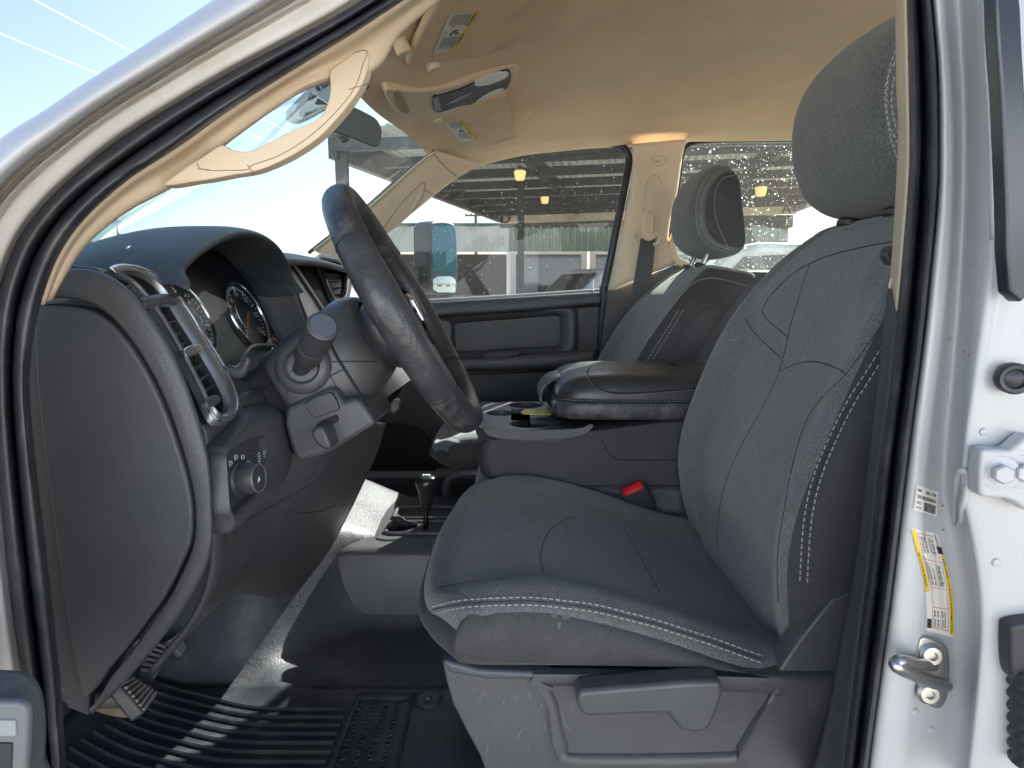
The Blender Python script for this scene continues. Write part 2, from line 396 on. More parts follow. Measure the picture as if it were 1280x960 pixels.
ys = [.62,.66,.70,.76,.84,.95,1.05,1.15,1.23,1.31,1.38,1.44,1.50,1.57,1.65,1.76,1.84,1.90,1.95]
rows = []
for y in ys:
    r = []
    x0 = hdr_x(y)
    for k in range(72):
        t = k / 71; x = x0 + (1.55 - x0) * (t ** 1.25)
        r.append(V((x, y, roofz(x, y))))
    rows.append(r)
edge_px = [(541,186,1.88),(566,213,1.94),(600,204,2.0),(650,192,2.03),(700,186,2.03),(765,180,2.03),(850,174,2.04),(930,173,2.04),(1005,172,2.04),(1250,168,2.04)]
e = resample(cr(pxl(edge_px, 2), 10), 72)
rows.append(e)
rows2 = rows[:-1] + [[lerp(rows[-2][k], e[k], .55) + V((0, 0, .006)) for k in range(72)], e, [p + V((0, .03, -.002)) for p in e]]
MB().grid(patch(rows2, 2, 1)).build('headliner', HEAD, cab, smooth=180)
# outer roof skin keeps the sun out
g = [[V((x, y, z)) for x in (-.21, 0, .6, 1.2, 1.7)] for y, z in ((.50,1.86),(.60,1.98),(1.0,2.045),(1.3,2.055),(1.6,2.045),(2.0,1.98),(2.10,1.90))]
for r in g: r[0].z -= .07; r[1].z -= .02
MB().grid(patch(g, 4, 4)).build('roof_skin', WHITE, cab, smooth=180, solid=.002)

# --- windscreen frame and passenger side pillars
WL = [(470,97,1.30),(500,140,1.62),(540,186,1.88),(500,222,1.93),(450,265,1.97),(395,309,2.0)]
E1 = [(600,205),(560,230),(520,262),(470,303),(430,340)]
Wl = [(545,188),(520,206),(485,238),(445,272),(392,312)]
rows = []
for dY, t in ((1.87,0),(1.885,.04),(1.90,.25),(1.925,.5),(1.955,.75),(2.0,.96),(2.03,1.0)):
    rows.append([P(lerp(a[0], b[0], t), lerp(a[1], b[1], t), dY + k * .012) for k, (a, b) in enumerate(zip(Wl, E1))])
pass_pillar = MB().grid(patch(rows, 3, 5)).build('pillar_trim', BEIGE, cab, smooth=60, solid=.003)
bvP = bvh_of([pass_pillar])
mb = MB()
g = []
hp = [(527,232),(531,226),(528,240),(516,262),(496,282),(478,296),(468,300),(470,292),(482,276),(503,250)]
pts = pxl(hp, 1.915)
hb_ = [a for a, n in drape(bvP, [(474,298),(490,286),(506,271),(518,256),(526,240),(529,231)], -.006)]
MB().tube(hb_, [.004 + .0085 * math.sin(math.pi * k / (len(hb_) - 1)) for k in range(len(hb_))], n=12, flat=.8).build('grab_handle', BEIGE, cab, smooth=180)
for ln in ([(540,190),(556,208),(575,224)], [(471,297),(500,256),(527,229),(531,232),(528,246),(516,264),(498,281),(480,294)], [(528,236),(545,245)]):
    welt(mb, drape(bvP, ln, .0002), .0013)
mb.build('trim_seam', mat('trim_gap_far', (.30,.23,.16), .8), cab)
# dark band round the glass
mb = MB()
wf = [(455,104,1.2),(470,120,1.38),(500,153,1.68),(541,186,1.885),(500,222,1.925),(450,266,1.965),(386,316,2.0)]
mb.tube(cr(pxl(wf, 2), 8), .006, n=6)
mb.build('windscreen_seal', mat('dark_glass_border', (.03,.05,.05), .4), cab)

# --- passenger side: B pillar, windows, seals
Lp = [(790,180),(791,205),(787,240),(779,280),(770,320),(760,364)]
Rp = [(857,174),(851,205),(846,240),(838,272),(835,300),(842,330)]
rows = []
for t, Y in ((0,2.05),(.03,2.01),(.12,1.985),(.35,1.97),(.62,1.97),(.88,1.985),(.97,2.0),(1,2.04)):
    rows.append([P(lerp(a[0], b[0], t), lerp(a[1], b[1], t), Y) for a, b in zip(Lp, Rp)])
bp = MB().grid(patch(rows, 3, 5)).build('pillar_trim', BEIGE, cab, smooth=60, solid=.003)
bvB = bvh_of([bp])
# raised rounded moulding round the belt slot, lower cover
mb = MB()
mb.tube([a for a, n in drape(bvB, [(800,330),(802,270),(806,232),(815,219),(825,222),(828,240),(824,285),(820,300)], .001)], .0035, n=8)
mb.build('belt_moulding', BEIGE, cab)
mb = MB()
ln = drape(bvB, [(815,196),(828,195),(833,200),(828,206),(820,207),(815,203),(815,196)], .0006); welt(mb, ln, .0009)
o = P(818.2, 203.3, 1.955); letters('SRS', o + V((0,.008,0)), (1,0,.02), (0,0,1), .014, mb)
mb.build('airbag_marking', mat('embossed_beige', (.44,.36,.26), .6), cab)
slab([(760,364),(842,332),(870,340),(872,480),(745,480)], 2.0, .05, 'lower_pillar_trim', PLD, cab, bevel=.006)
# continuing rear trim under and behind the rear window
slab([(842,330),(872,338),(1010,340),(1010,352),(1300,352),(1300,520),(860,520)], 2.06, .05, 'rear_door_trim', MATR, cab, bevel=.006)
slab([(838,298),(835,308),(838,322),(846,331),(862,336),(880,336),(880,330),(862,328),(850,322),(845,312),(846,300),(850,280),(846,276)], 2.02, .02, 'window_surround', BEIGE, cab, bevel=.004)
# far side body shell with its window openings closed by panes: sheet metal below the sills, roof rail above
slab([(380,372),(760,366),(1300,350),(1300,900),(380,900)], 2.22, .02, 'far_body_side', WHITE, cab, bevel=0)
def band(o_pts, i_pts, Y, mat_, name, th=.012, parent=cab):
    a = cr(pxl(o_pts, Y), 5); b = cr(pxl(i_pts, Y), 5)
    m = MB(); m.grid([a, [lerp(p, q, .5) + V((0, -.006, 0)) for p, q in zip(a, b)], b]); return m.build(name, mat_, parent, smooth=80, solid=th, soff=-1)
# --- driver side B pillar at the right of the opening
b0 = [(1108,-340),(1117,-170),(1122,-20),(1124,100),(1126,170),(1122,260),(1115,360),(1104,450),(1090,560),(1076,680),(1055,800),(1036,900),(1015,975)]
b1 = [(1119,-340),(1128,-170),(1133,-20),(1136,100),(1137,200),(1131,290),(1122,390),(1112,490),(1098,590),(1088,690),(1075,790),(1064,880),(1053,975)]
b2 = [(1150,-340),(1159,-170),(1164,-20),(1172,80),(1174,160),(1173,240),(1164,340),(1153,440),(1140,540),(1128,640),(1113,760),(1098,870),(1084,975)]
r1 = [(1166,-340),(1175,-170),(1180,-20),(1190,100),(1193,200),(1188,320),(1176,440),(1163,550),(1155,640),(1160,715),(1150,800),(1140,880),(1130,975)]
r2 = [(1192,-340),(1201,-170),(1206,-20),(1212,120),(1212,240),(1207,360),(1200,460),(1192,560),(1193,620),(1207,690),(1216,770),(1214,850),(1203,975)]
r3 = [(1224,-340),(1233,-170),(1238,-20),(1246,100),(1250,220),(1245,340),(1226,460),(1212,550),(1208,610),(1223,690),(1231,770),(1226,860),(1213,975)]
r4 = [(1560,-340),(1560,-170),(1560,-20)] + [(1560, y) for y in (100,220,340,460,560,640,720,800,880,975)]
def pil(a, b, t, Y): return [P(lerp(p[0], q[0], t), lerp(p[1], q[1], t), Y) for p, q in zip(a, b)]
k5 = 7
up = MB().grid(patch([[p for p in pil(b0, b1, t, Y)][:k5] for t, Y in ((-.15,.66),(.0,.60),(.5,.575),(1.05,.545))], 2, 6)).build('pillar_trim', BEIGE, cab, smooth=60, solid=.003)
lo = MB().grid(patch([[p for p in pil(b0, b1, t, Y)][6:] for t, Y in ((-.35,.72),(.0,.60),(.06,.585),(.5,.57),(1.05,.54))], 2, 6)).build('lower_pillar_trim', PANEL, cab, smooth=60, solid=.003)
seal_rows = [pil(b1, b2, t, Y) for t, Y in ((-.02,.555),(0,.52),(.08,.503),(.22,.497),(.36,.503),(.44,.516),(.48,.52),(.52,.512),(.62,.497),(.78,.490),(.92,.496),(1.0,.512),(1.0,.53))]
MB().grid(patch(seal_rows, 2, 6)).build('door_seal', RUB, cab, smooth=80)
paint = [pil(b2, r1, t, Y) for t, Y in ((-.03,.510),(.05,.502),(.35,.497),(.8,.497))] + [pil(r1, r2, t, Y) for t, Y in ((.0,.499),(.12,.503),(.35,.507),(.65,.507),(.86,.502))] + [pil(r2, r3, t, Y) for t, Y in ((.0,.493),(.25,.480),(.55,.469),(1.0,.463))] + [pil(r3, r4, t, Y) for t, Y in ((.12,.461),(.3,.462),(1.0,.470))]
bpil = MB().grid(patch(paint, 3, 6)).build('outer_body_panel', WHITE, cab, smooth=180)
bvW = bvh_of([bpil])
# pressed ribs, plugs and paint marks of the pillar
mb = MB()
ring = [a for a, n in drape(bvW, [(1197,620),(1198,600),(1201,590),(1206,588),(1209,598),(1205,632),(1203,652),(1197,656),(1195,648),(1197,620)], .001)]
mb.tube(ring, .0024, n=8); mb.build('pressed_rib', WHITE, cab, smooth=180)
MB().tube([a for a, n in drape(bvW, [(1230,-5),(1232,60),(1237,160),(1240,300)], .0001)], .0016, n=6).build('pressed_rib', WHITE, cab, smooth=180)
for x, y, r in ((1143,890,.004),(1163,912,.0035),(1245,703,.0035),(1229,540,.003)):
    (a, n), = drape(bvW, [(x, y), (x, y)], .0002, 1, False)[:1]
    MB().lathe([(r, 0), (r * .9, .0012), (r * .4, .0018), (0, .0018)], a, n, 14).build('paint_plug', WHITE, cab)
CHIP = mat('chip_brown', (.2,.15,.11), .8)
for x, y in ((1178,632),(1214,330),(1206,440),(1211,444),(1186,424),(1179,662)):
    d = drape(bvW, [(x, y), (x, y)], .0003, 1, False)
    if d: MB().lathe([(.0010, 0), (.0007, .0003), (0, .0004)], d[0][0], d[0][1], 8).build('paint_chip', CHIP, cab)

# --- labels on the pillar
def decal(bv, quad, name, lines):
    """a sticker on the surface: quad px TL,TR,BR,BL; lines: list of (u0,v0,u1,v1,material index)"""
    def at(u, v, off):
        x = lerp(lerp(quad[0][0], quad[1][0], u), lerp(quad[3][0], quad[2][0], u), v); y = lerp(lerp(quad[0][1], quad[1][1], u), lerp(quad[3][1], quad[2][1], u), v)
        d = ray(x, y).normalized(); loc, nn, _, _ = bv.ray_cast(V((0,0,CAMZ)), d)
        return loc - d * off
    mb = MB()
    for (u0, v0, u1, v1, mi) in lines:
        nv = 10 if v1 - v0 > .2 else 2; nu = 9 if u1 - u0 > .2 else 2
        off = .0016 if mi == 0 else (.0013 if mi in (1,) else .0024)
        mb.grid([[at(lerp(u0, u1, i / (nu - 1)), lerp(v0, v1, j / (nv - 1)), off) for j in range(nv)] for i in range(nu)], m=mi)
    return mb, at
def curved(bv, left, right, name, lines, extra=None):
    """a sticker bounded by two traced edges (top to bottom)"""
    Lc = cr([V((*p, 0)) for p in left], 8); Rc = cr([V((*p, 0)) for p in right], 8)
    def at(u, v, off):
        k = v * (len(Lc) - 1); i = min(int(k), len(Lc) - 2); f = k - i
        q = lerp(lerp(Lc[i], Lc[i + 1], f), lerp(Rc[i], Rc[i + 1], f), u)
        d = ray(q.x, q.y).normalized(); loc, nn, _, _ = bv.ray_cast(V((0,0,CAMZ)), d)
        return loc - d * off
    mb = MB()
    for (u0, v0, u1, v1, mi) in lines:
        nv = max(2, int((v1 - v0) * 24)); nu = 4 if u1 - u0 > .3 else 2
        off = .0009 if mi == 0 else (.0014 if mi == 1 else .0018)
        mb.grid([[at(lerp(u0, u1, i / (nu - 1)), lerp(v0, v1, j / (nv - 1)), off) for j in range(nv)] for i in range(nu)], m=mi)
    return mb, at
rnd = random.Random(3)
def text_on(mb, at, txt, u0, v0, hu, vmax, m=2):
    # lettering that runs down the curved sticker, tops to the right
    t = MB(); letters(txt, V((0,0,0)), (1,0,0), (0,1,0), 1.0, t)
    w = max(p.x for p in t.v); k = (vmax - v0) / w; b = len(mb.v)
    for p in t.v: mb.v.append(at(min(.995, max(.005, u0 + p.y * hu)), v0 + p.x * k, .0019))
    for f_ in t.f: mb.face([b + q for q in f_], m)
def text_flat(mb, at, txt, u0, u1, v0, hv, m=2):
    t = MB(); letters(txt, V((0,0,0)), (1,0,0), (0,1,0), 1.0, t)
    w = max(p.x for p in t.v); k = (u1 - u0) / w; b = len(mb.v)
    for p in t.v: mb.v.append(at(u0 + p.x * k, v0 - p.y * hv, .0026))
    for f_ in t.f: mb.face([b + q for q in f_], m)
ln = [(0,0,1,1,0)]; x = .42
while x < .93:
    w = rnd.choice((.010,.016,.024)); ln.append((x, .58, x + w, .93, 2)); x += w + rnd.choice((.012,.02))
mb, at = decal(bvW, [(1146,606),(1173,615),(1171,646),(1142,637)], 'x', ln)
text_flat(mb, at, 'M   8L78', .08, .92, .24, .16); text_flat(mb, at, 'SN:1022000000A', .10, .95, .50, .20); text_flat(mb, at, 'FRT', .10, .32, .72, .14); text_flat(mb, at, 'W 02', .10, .32, .92, .14)
mb.build('serial_label', [PAPER, YEL, INK, REDINK], cab, smooth=0, fixn=False, label='small white barcode label')
ln = [(0,0,1,1,0),(.0,.02,.15,.60,1),(.86,.22,1.0,.985,1),(.80,.14,.99,.215,2),(.03,.86,.19,.965,2)]
ln += [(.22,.04,.235,.95,3),(.80,.24,.815,.95,3),(.22,.04,.8,.046,3),(.22,.948,.81,.954,3),(.24,.30,.8,.304,3),(.24,.55,.8,.554,3),(.24,.73,.8,.734,3),(.52,.05,.526,.95,3)]
mb, at = curved(bvW, [(1139,660),(1146,690),(1155,725),(1158,760),(1158,788)], [(1172,667),(1181,698),(1189,732),(1192,765),(1192,797)], 'x', ln)
text_on(mb, at, 'TIRE AND LOADING INFORMATION', .89, .25, .10, .96)
text_on(mb, at, 'SEE OWNERS MANUAL', .035, .25, .10, .56)
text_on(mb, at, '68488719AA', .84, .02, .10, .135)
for u, rows_ in ((.66, ('TIRE','SIZE','COLD PRESSURE')), (.56, ('FRONT','LT275/70R18E','60 PSI')), (.40, ('REAR','LT275/70R18E','65 PSI')), (.28, ('SPARE','LT275/70R18E','65 PSI'))):
    for tx, va, vb in zip(rows_, (.07,.33,.76), (.24,.53,.93)): text_on(mb, at, tx, u, va, .09, vb)
mb.build('tyre_label', [PAPER, YEL, INK, REDINK], cab, smooth=0, fixn=False, label='yellow and white tyre pressure sticker')

# --- door striker
slab_pts = [(1150,800),(1160,797),(1176,804),(1186,812),(1188,850),(1184,874),(1176,886),(1165,884),(1152,872),(1147,848),(1146,822)]
st = MB().prism(cr(pxl(slab_pts, .4965), 2, True), (0, .012, 0)).build('striker_plate', STEEL, cab, bevel=.0015)
MB().tube(cr([P(1166,832,.500), P(1150,830,.484), P(1128,826,.460), P(1119,829,.456), P(1124,836,.456), P(1146,846,.474), P(1166,854,.488), P(1184,857,.498)], 6), .0047, n=12).build('striker_loop', STEEL, st)
for x, y in ((1163,818),(1160,866)):
    MB().lathe([(.0095, 0), (.0095, .002), (.0075, .004), (.004, .0042), (.0035, .001), (0, .001)], P(x, y, .4955), (-.1, -1, .1), 18).build('bolt', STEEL, st)

# --- rear door hinge bracket with its bolts
hb = cr(pxl([(1227,570),(1232,562),(1262,563),(1272,556),(1300,545),(1300,640),(1272,630),(1258,624),(1232,622),(1225,614)], .444), 2, True)
hinge = MB().prism(hb, (0, .014, 0)).build('door_hinge', WHITE, cab, bevel=.003)
mb = MB()
for x, y in ((1249,591),(1277,590)):
    c = P(x, y, .4438)
    mb.lathe([(.0125, 0), (.0125, .002), (.0085, .0025), (.0085, .003)], c, (-.3, -1, .1), 20)
    mb.lathe([(.0072, .002), (.0072, .008), (.006, .0095), (0, .0095)], c, (-.3, -1, .1), 6)
mb.build('hinge_bolt', WHITE, hinge, smooth=30)
# rubber plug, wiring boot, dark door glass border
mb = MB(); c = P(1267, 473, .452)
mb.lathe([(.0115, -.004), (.0115, .003), (.010, .005), (.0075, .0045), (.007, .002), (.0055, .003), (0, .004)], c, (-.35, -1, 0), 24)
mb.build('rubber_plug', RUB, cab)
mb = MB(); mb.prism(cr(pxl([(1246,780),(1252,770),(1275,766),(1300,766),(1300,845),(1262,842),(1248,830)], .462), 3, True), (0, -.014, 0))
bt = mb.build('wiring_boot', RUB, cab, bevel=.004)
mb = MB(); path = [P(1288, 835 + k * 4, .452) for k in range(0, 30)]
mb.tube(path, [.0135 + .002 * math.sin(k * 1.6) for k in range(30)], n=16)
mb.build('bellows', RUB, bt, smooth=80)
MB().prism(cr(pxl([(1244,-30),(1272,-30),(1279,60),(1284,150),(1287,260),(1290,365),(1262,365),(1257,250),(1252,120)], .438), 2, True), (0, .012, 0)).build('rear_door_border', mat('black_gloss_border', (.03,.035,.045), .2), cab, bevel=.002)
# rocker, rear seat bulkhead and front bulkhead keep stray light out as the real shell does
for c_, s_ in (((.45, 2.12, .72), (2.4, .12, .2)), ((.3, .50, .70), (1.5, .10, .16))): MB().box(c_, s_).build('rocker_panel', WHITE, cab)
MB().box((1.62, 1.3, 1.25), (.03, 1.6, .9)).build('rear_bulkhead', PLD, cab)
MB().box((-1.02, 1.3, 1.05), (.03, 1.55, .62)).build('front_bulkhead', PLD, cab)

# the rest of the shell outside the frame: rear door, rear quarter, cargo bed and bonnet
def sidepanel(pts, y, t, name): MB().prism([V((x, y, z)) for x, z in pts], (0, t, 0)).build(name, WHITE, cab, bevel=.012)
sidepanel([(.56,.62),(.54,1.40),(1.60,1.42),(1.62,.62)], .455, .05, 'rear_door_skin')
sidepanel([(.62,1.40),(.70,1.86),(1.30,1.88),(1.36,1.86),(1.56,1.42),(1.50,1.42),(1.28,1.80),(.76,1.80),(.70,1.42)], .50, .04, 'rear_door_frame')
MB().prism([V((1.68,.47,.62)), V((1.68,.47,1.42)), V((3.6,.47,1.42)), V((3.6,.47,.62))], (0, 1.72, 0)).build('cargo_bed', WHITE, cab, bevel=.03)
MB().prism([V((-.78,.48,.70)), V((-.98,.48,1.30)), V((-2.2,.48,1.20)), V((-2.3,.48,.70))], (0, 1.70, 0)).build('bonnet', WHITE, cab, bevel=.05)
rl = [V((.02,.585,1.765)), V((.18,.58,1.825)), V((.4,.575,1.86)), V((.8,.57,1.88)), V((1.3,.575,1.87)), V((1.6,.6,1.82))]
MB().tube(cr(rl, 6), .045, n=16, flat=.8).build('roof_rail', WHITE, cab, smooth=80)
MB().tube(cr([p + V((0, .035, -.028)) for p in rl[:4]], 6), .020, n=10).build('door_seal', RUB, cab, smooth=80)
# --- floor and tunnel covering
floor_rows = []
fx = [-1.0,-.80,-.66,-.56,-.48,-.40,-.30,-.15,.05,.3,.7,1.6]
def floorz(x, y):
    toe = .36 * smooth((-.50 - x) / .45)
    tun = smooth((y - 1.10 + .20 * smooth((-.27 - x) / .2)) / lerp(.08, .17, smooth((-.24 - x) / .2))) * smooth((1.62 - y) / .16) * lerp(.125, .20, smooth((-.2 - x) / .25))
    z = .80 + max(toe, 0) + tun
    z += .012 * math.exp(-((x + .42 + (y - 1.0) * .5) / .035) ** 2) * smooth((y - .86) / .08) * smooth((1.16 - y) / .08)
    z += .008 * math.exp(-((x + .33 + (y - 1.0) * .9) / .03) ** 2) * smooth((y - .9) / .08) * smooth((1.14 - y) / .08)
    return z
g = [[V((x, y, floorz(x, y))) for y in [ .55 + .02 * k for k in range(77)]] for x in [-1.0 + .02 * k for k in range(131)]]
fl = MB().grid(g).build('floor', VINYL, None, smooth=180); fl['kind'] = 'structure'
# =====================================================================  DASHBOARD
dash = thing('dashboard', 'dark grained dashboard with hooded gauges, silver rimmed vents and headlamp knob', 'dashboard', (-.5, 1.3, .9))
FN = V((1, 0, .62)).normalized(); FP = V((-.407, .64, 1.44))
def FX(y, z): return min(-.312, FX0(y, z)) if y < 1.095 else FX0(y, z)
def FX0(y, z): return -.41 + (1.44 - z) * .62 + (y - .64) * .03
def PF(px, py, off=0): return PN(px, py, FP + FN * off, FN)
# side panel at the door jamb, inset in its border
endp = [(44,386),(75,382),(105,386),(126,396),(145,412),(172,447),(200,500),(222,560),(236,610),(240,645),(238,675),(228,702),(206,745),(184,776),(160,808),(135,838),(122,858),(112,868),(100,868),(82,770),(64,640),(50,530),(43,450)]
MB().prism(pxl([(18,350),(62,328),(120,335),(150,372),(110,895),(84,885),(40,700),(20,480)], .628), (0, .012, 0)).build('kick_panel', PLD, dash, bevel=.002)
slab(endp, .606, .03, 'side_panel', PANEL, dash, bevel=.005, curve=3)
G0 = [(40,378),(75,372),(108,377),(132,390),(151,408),(178,444),(206,497),(228,558),(241,608),(245,645),(243,678),(232,707),(210,750),(188,782),(164,815),(139,846),(124,872),(112,885)]
G1 = [(58,350),(86,341),(117,348),(144,366),(167,393),(193,430),(218,480),(241,543),(257,592),(260,645),(259,680),(247,712),(220,757),(193,795),(166,829),(142,857),(124,876),(113,889)]
G2 = [(78,338),(106,336),(137,345),(163,364),(185,391),(208,426),(232,476),(252,536),(262,580),(266,640),(266,676),(257,712),(229,762),(200,801),(172,835),(146,863),(127,881),(115,893)]
def gx(G, Y): return pxl(G, Y)
def gl(A, B, t, Y): return [P(lerp(a[0], b[0], t), lerp(a[1], b[1], t), Y) for a, b in zip(A, B)]
rows = [gx(G0, .616), gx(G0, .607), gl(G0, G1, .14, .6015), gl(G0, G1, .55, .600), gl(G1, G2, .0, .6005), gl(G1, G2, .6, .602), gx(G2, .607), [P(x - .6, y, .616) for x, y in G2], [P(x - 3, y, .655) for x, y in G2]]
MB().grid(patch(rows, 3, 4)).build('end_moulding', PL, dash, smooth=80)
# rear fascia pieces
def fasc(ya, yb, za, zb, dx=0, n=8):
    return [[V((FX(lerp(ya, yb, i / n), lerp(za, zb, j / n)) + dx, lerp(ya, yb, i / n), lerp(za, zb, j / n))) for j in range(n + 1)] for i in range(n + 1)]
mb = MB(); mb.grid(fasc(.634, .735, 1.295, 1.17, -.006)); 
mb.build('fascia', PLG, dash, smooth=60, solid=.004, soff=-1)
MB().grid(fasc(.735, 1.10, 1.30, 1.17, -.012)).build('fascia', PLD, dash, smooth=60, solid=.004, soff=-1)
fr1 = [PF(x, y, -.001) for x, y in ((178,345),(205,363),(226,391),(252,431),(272,463),(284,490),(292,516))]
fr2 = pxl([(214,358),(228,378),(243,400),(256,425),(270,446),(284,468),(306,505)], .7165)
MB().grid(patch([fr1, [a.lerp(b, .5) + FN * .003 for a, b in zip(fr1, fr2)], fr2], 3, 4)).build('fascia', PLG, dash, smooth=80)
# dash top pad, from the near corner to the far side
prof = {
 .615:[(-.80,1.395),(-.62,1.43),(-.50,1.442),(-.455,1.442),(-.43,1.432)],
 .66:[(-.84,1.405),(-.63,1.437),(-.51,1.446),(-.45,1.448),(-.415,1.443)],
 .695:[(-.88,1.40),(-.66,1.430),(-.53,1.432),(-.46,1.436),(-.412,1.436)],
 .73:[(-.9,1.40),(-.72,1.43),(-.66,1.425),(-.60,1.41),(-.54,1.39)],
 .90:[(-.92,1.42),(-.72,1.462),(-.63,1.47),(-.58,1.466),(-.54,1.42)],
 1.07:[(-.94,1.43),(-.74,1.472),(-.64,1.48),(-.58,1.475),(-.54,1.43)],
 1.11:[(-.94,1.43),(-.72,1.478),(-.56,1.492),(-.45,1.490),(-.405,1.474)],
 1.25:[(-.95,1.44),(-.72,1.485),(-.56,1.502),(-.44,1.500),(-.395,1.484)],
 1.45:[(-.95,1.44),(-.72,1.485),(-.56,1.500),(-.44,1.498),(-.395,1.482)],
 1.75:[(-.92,1.43),(-.70,1.475),(-.56,1.488),(-.45,1.486),(-.41,1.47)],
 2.02:[(-.86,1.40),(-.66,1.44),(-.55,1.45),(-.47,1.45),(-.43,1.43)]}
g = patch([[V((x, y, z)) for x, z in p] for y, p in prof.items()], 5, 4)
MB().grid(g).build('top_pad', mat('dash_top_soft', (.055,.062,.07), .5, ('grain', 420, .3, .001), vary=.1, dust=((.3,.3,.29), .3, 20)), dash, smooth=180, solid=.01, soff=-1)
# instrument hood
arch = [(.700,1.424),(.709,1.434),(.722,1.447),(.745,1.462),(.785,1.478),(.83,1.493),(.88,1.504),(.93,1.508),(.98,1.505),(1.025,1.494),(1.06,1.474),(1.085,1.448),(1.096,1.425)]
def arc(x, k, dz): 
    return [V((x + (.012 if z < 1.44 else 0), lerp(.90, y, k), 1.42 + (z - 1.42) * k + dz)) for y, z in arch]
rows = [arc(-.455, .93, -.012), arc(-.40, .95, -.008), arc(-.382, .965, -.005), arc(-.374, .985, -.002), arc(-.376, 1.0, .002), arc(-.388, 1.0, .006), arc(-.42, 1.0, .0085), arc(-.49, 1.0, .006), arc(-.56, 1.03, -.012), arc(-.66, 1.10, -.045), arc(-.76, 1.2, -.095)]
MB().grid(patch(rows, 4, 4)).build('gauge_hood', mat('hood_soft', (.052,.060,.068), .5, ('grain', 420, .3, .001), vary=.1, dust=((.28,.28,.27), .22, 18)), dash, smooth=180)
# bright edge moulding under the hood rim and down both sides
rim = [V((-.3785, lerp(.9, y, .972), 1.42 + (z - 1.42) * .972 - .003)) for y, z in arch]
lowr = [P(214,358,.716), P(228,378,.716), P(243,400,.717), P(256,425,.718), P(270,446,.722), P(281,456,.745), P(291,460,.77), P(299,457,.79), P(304,447,.81), P(309,438,.83), P(320,432,.88), P(342,432,1.0)]
mb = MB(); mb.tube(cr(lowr, 5), .0028, n=8); mb.build('gauge_trim', SATIN, dash)
g = patch([[p + V((0, .004, 0)) for p in cr(lowr, 3)], [p + V((-.012, .03, .0)) for p in cr(lowr, 3)]], 2, 1)
nb = [(213,361),(226,383),(240,406),(253,432),(268,455),(282,468),(296,474),(307,468),(313,452)]
na = [(214,358),(228,378),(243,400),(256,425),(270,446),(281,456),(291,460),(300,456),(306,443)]
MB().grid(patch([pxl(na, .7155), [P(lerp(a[0], b[0], .4), lerp(a[1], b[1], .4), .711) for a, b in zip(na, nb)], pxl(nb, .716), [p + V((-.01, .02, -.004)) for p in pxl(nb, .72)]], 3, 4)).build('gauge_surround', PLG, dash, smooth=80)
# instrument cluster
cl_n = V((1, 0, .42)).normalized(); cl_p = V((-.425, .9, 1.39))
AP = [(lerp(.9, y, .945), 1.42 + (z - 1.42) * .93 - .010) for y, z in reversed(arch[1:-1])]
def PC(y, z, off=0):
    x = cl_p.x - (z - cl_p.z) * .42; return V((x, y, z)) + cl_n * off
face = MB().poly([PC(y, z) for y, z in [(.712,1.29),(1.085,1.29)] + AP]).build('instrument_panel', mat('gauge_black', (.012,.014,.018), .35), dash, smooth=0)
WINK = mat('gauge_white', (.78,.8,.82), .5); ORG = mat('gauge_needle', (.75,.22,.04), .5)
cey = V((-.42, 0, 1)).normalized(); cex = V((0, 1, 0))
def gauge(y, z, r, nums, name, needle):
    c = PC(y, z, .001)
    mb = MB()
    ringp = [c + (cex * math.cos(a) + cey * math.sin(a)) * r + cl_n * .003 for a in [2 * math.pi * k / 48 for k in range(48)]]
    mb.tube(ringp, .0028, n=8, closed=True)
    ring2 = [c + (cex * math.cos(a) + cey * math.sin(a)) * r * .52 + cl_n * .001 for a in [math.radians(20 + 280 * k / 40) for k in range(40)]]
    mb.tube(ring2, .0008, n=5)
    d = mb.build('dial', CHROME, face)
    mb = MB()
    for k in range(33):
        a = math.radians(225 - 270 * k / 32); u = cex * math.cos(a) + cey * math.sin(a); L_ = .16 if k % 4 == 0 else .09
        mb.tube([c + u * r * .90 + cl_n * .001, c + u * r * (.90 - L_) + cl_n * .001], .0007 if k % 4 else .0011, n=4)
    for k, t in enumerate(nums):
        a = math.radians(225 - 270 * k / (len(nums) - 1)); u = cex * math.cos(a) + cey * math.sin(a)
        letters(t, c + u * r * .66 + cl_n * .001 - cex * .0035 * len(t) - cey * .0035, cex, cey, .0125 if r > .04 else .008, mb)
    mb.build('dial_marking', WINK, d, smooth=0, fixn=False)
    a = math.radians(needle); u = cex * math.cos(a) + cey * math.sin(a)
    MB().tube([c - u * r * .1 + cl_n * .004, c + u * r * .8 + cl_n * .004], [.0016, .0007], n=5).build('dial_needle', ORG, d)
gauge(.815, 1.385, .054, ['0','1','2','3','4','5','6'], 'g', 215)
gauge(.995, 1.385, .056, ['0','20','40','60','80','100','120'], 'g', 222)
gauge(1.052, 1.328, .023, ['C','H'], 'g', 120)
gauge(.765, 1.455, .020, ['E','F'], 'g', 60)
MB().poly([PC(y, z, .010) for y, z in [(.714,1.30),(1.08,1.30)] + AP]).build('lens', glass('gauge_lens', (.80,.84,.88), .012, .3), face, smooth=0)
# far wall of the hood recess
wl = patch([[V((-.47, 1.07, 1.478)), V((-.44, 1.083, 1.40)), V((-.41, 1.085, 1.31))], [V((-.42, 1.086, 1.476)), V((-.40, 1.092, 1.40)), V((-.37, 1.095, 1.31))], [V((-.385, 1.092, 1.466)), V((-.365, 1.098, 1.40)), V((-.335, 1.10, 1.31))]], 4, 4)
MB().grid(wl).build('gauge_side_wall', PLD, dash, smooth=80, solid=.006)
MB().grid([[V((-.46,.70,1.312)), V((-.46,1.09,1.312))], [V((-.335,.72,1.30)), V((-.335,1.09,1.30))]]).build('gauge_shelf', PLD, dash, solid=.004)
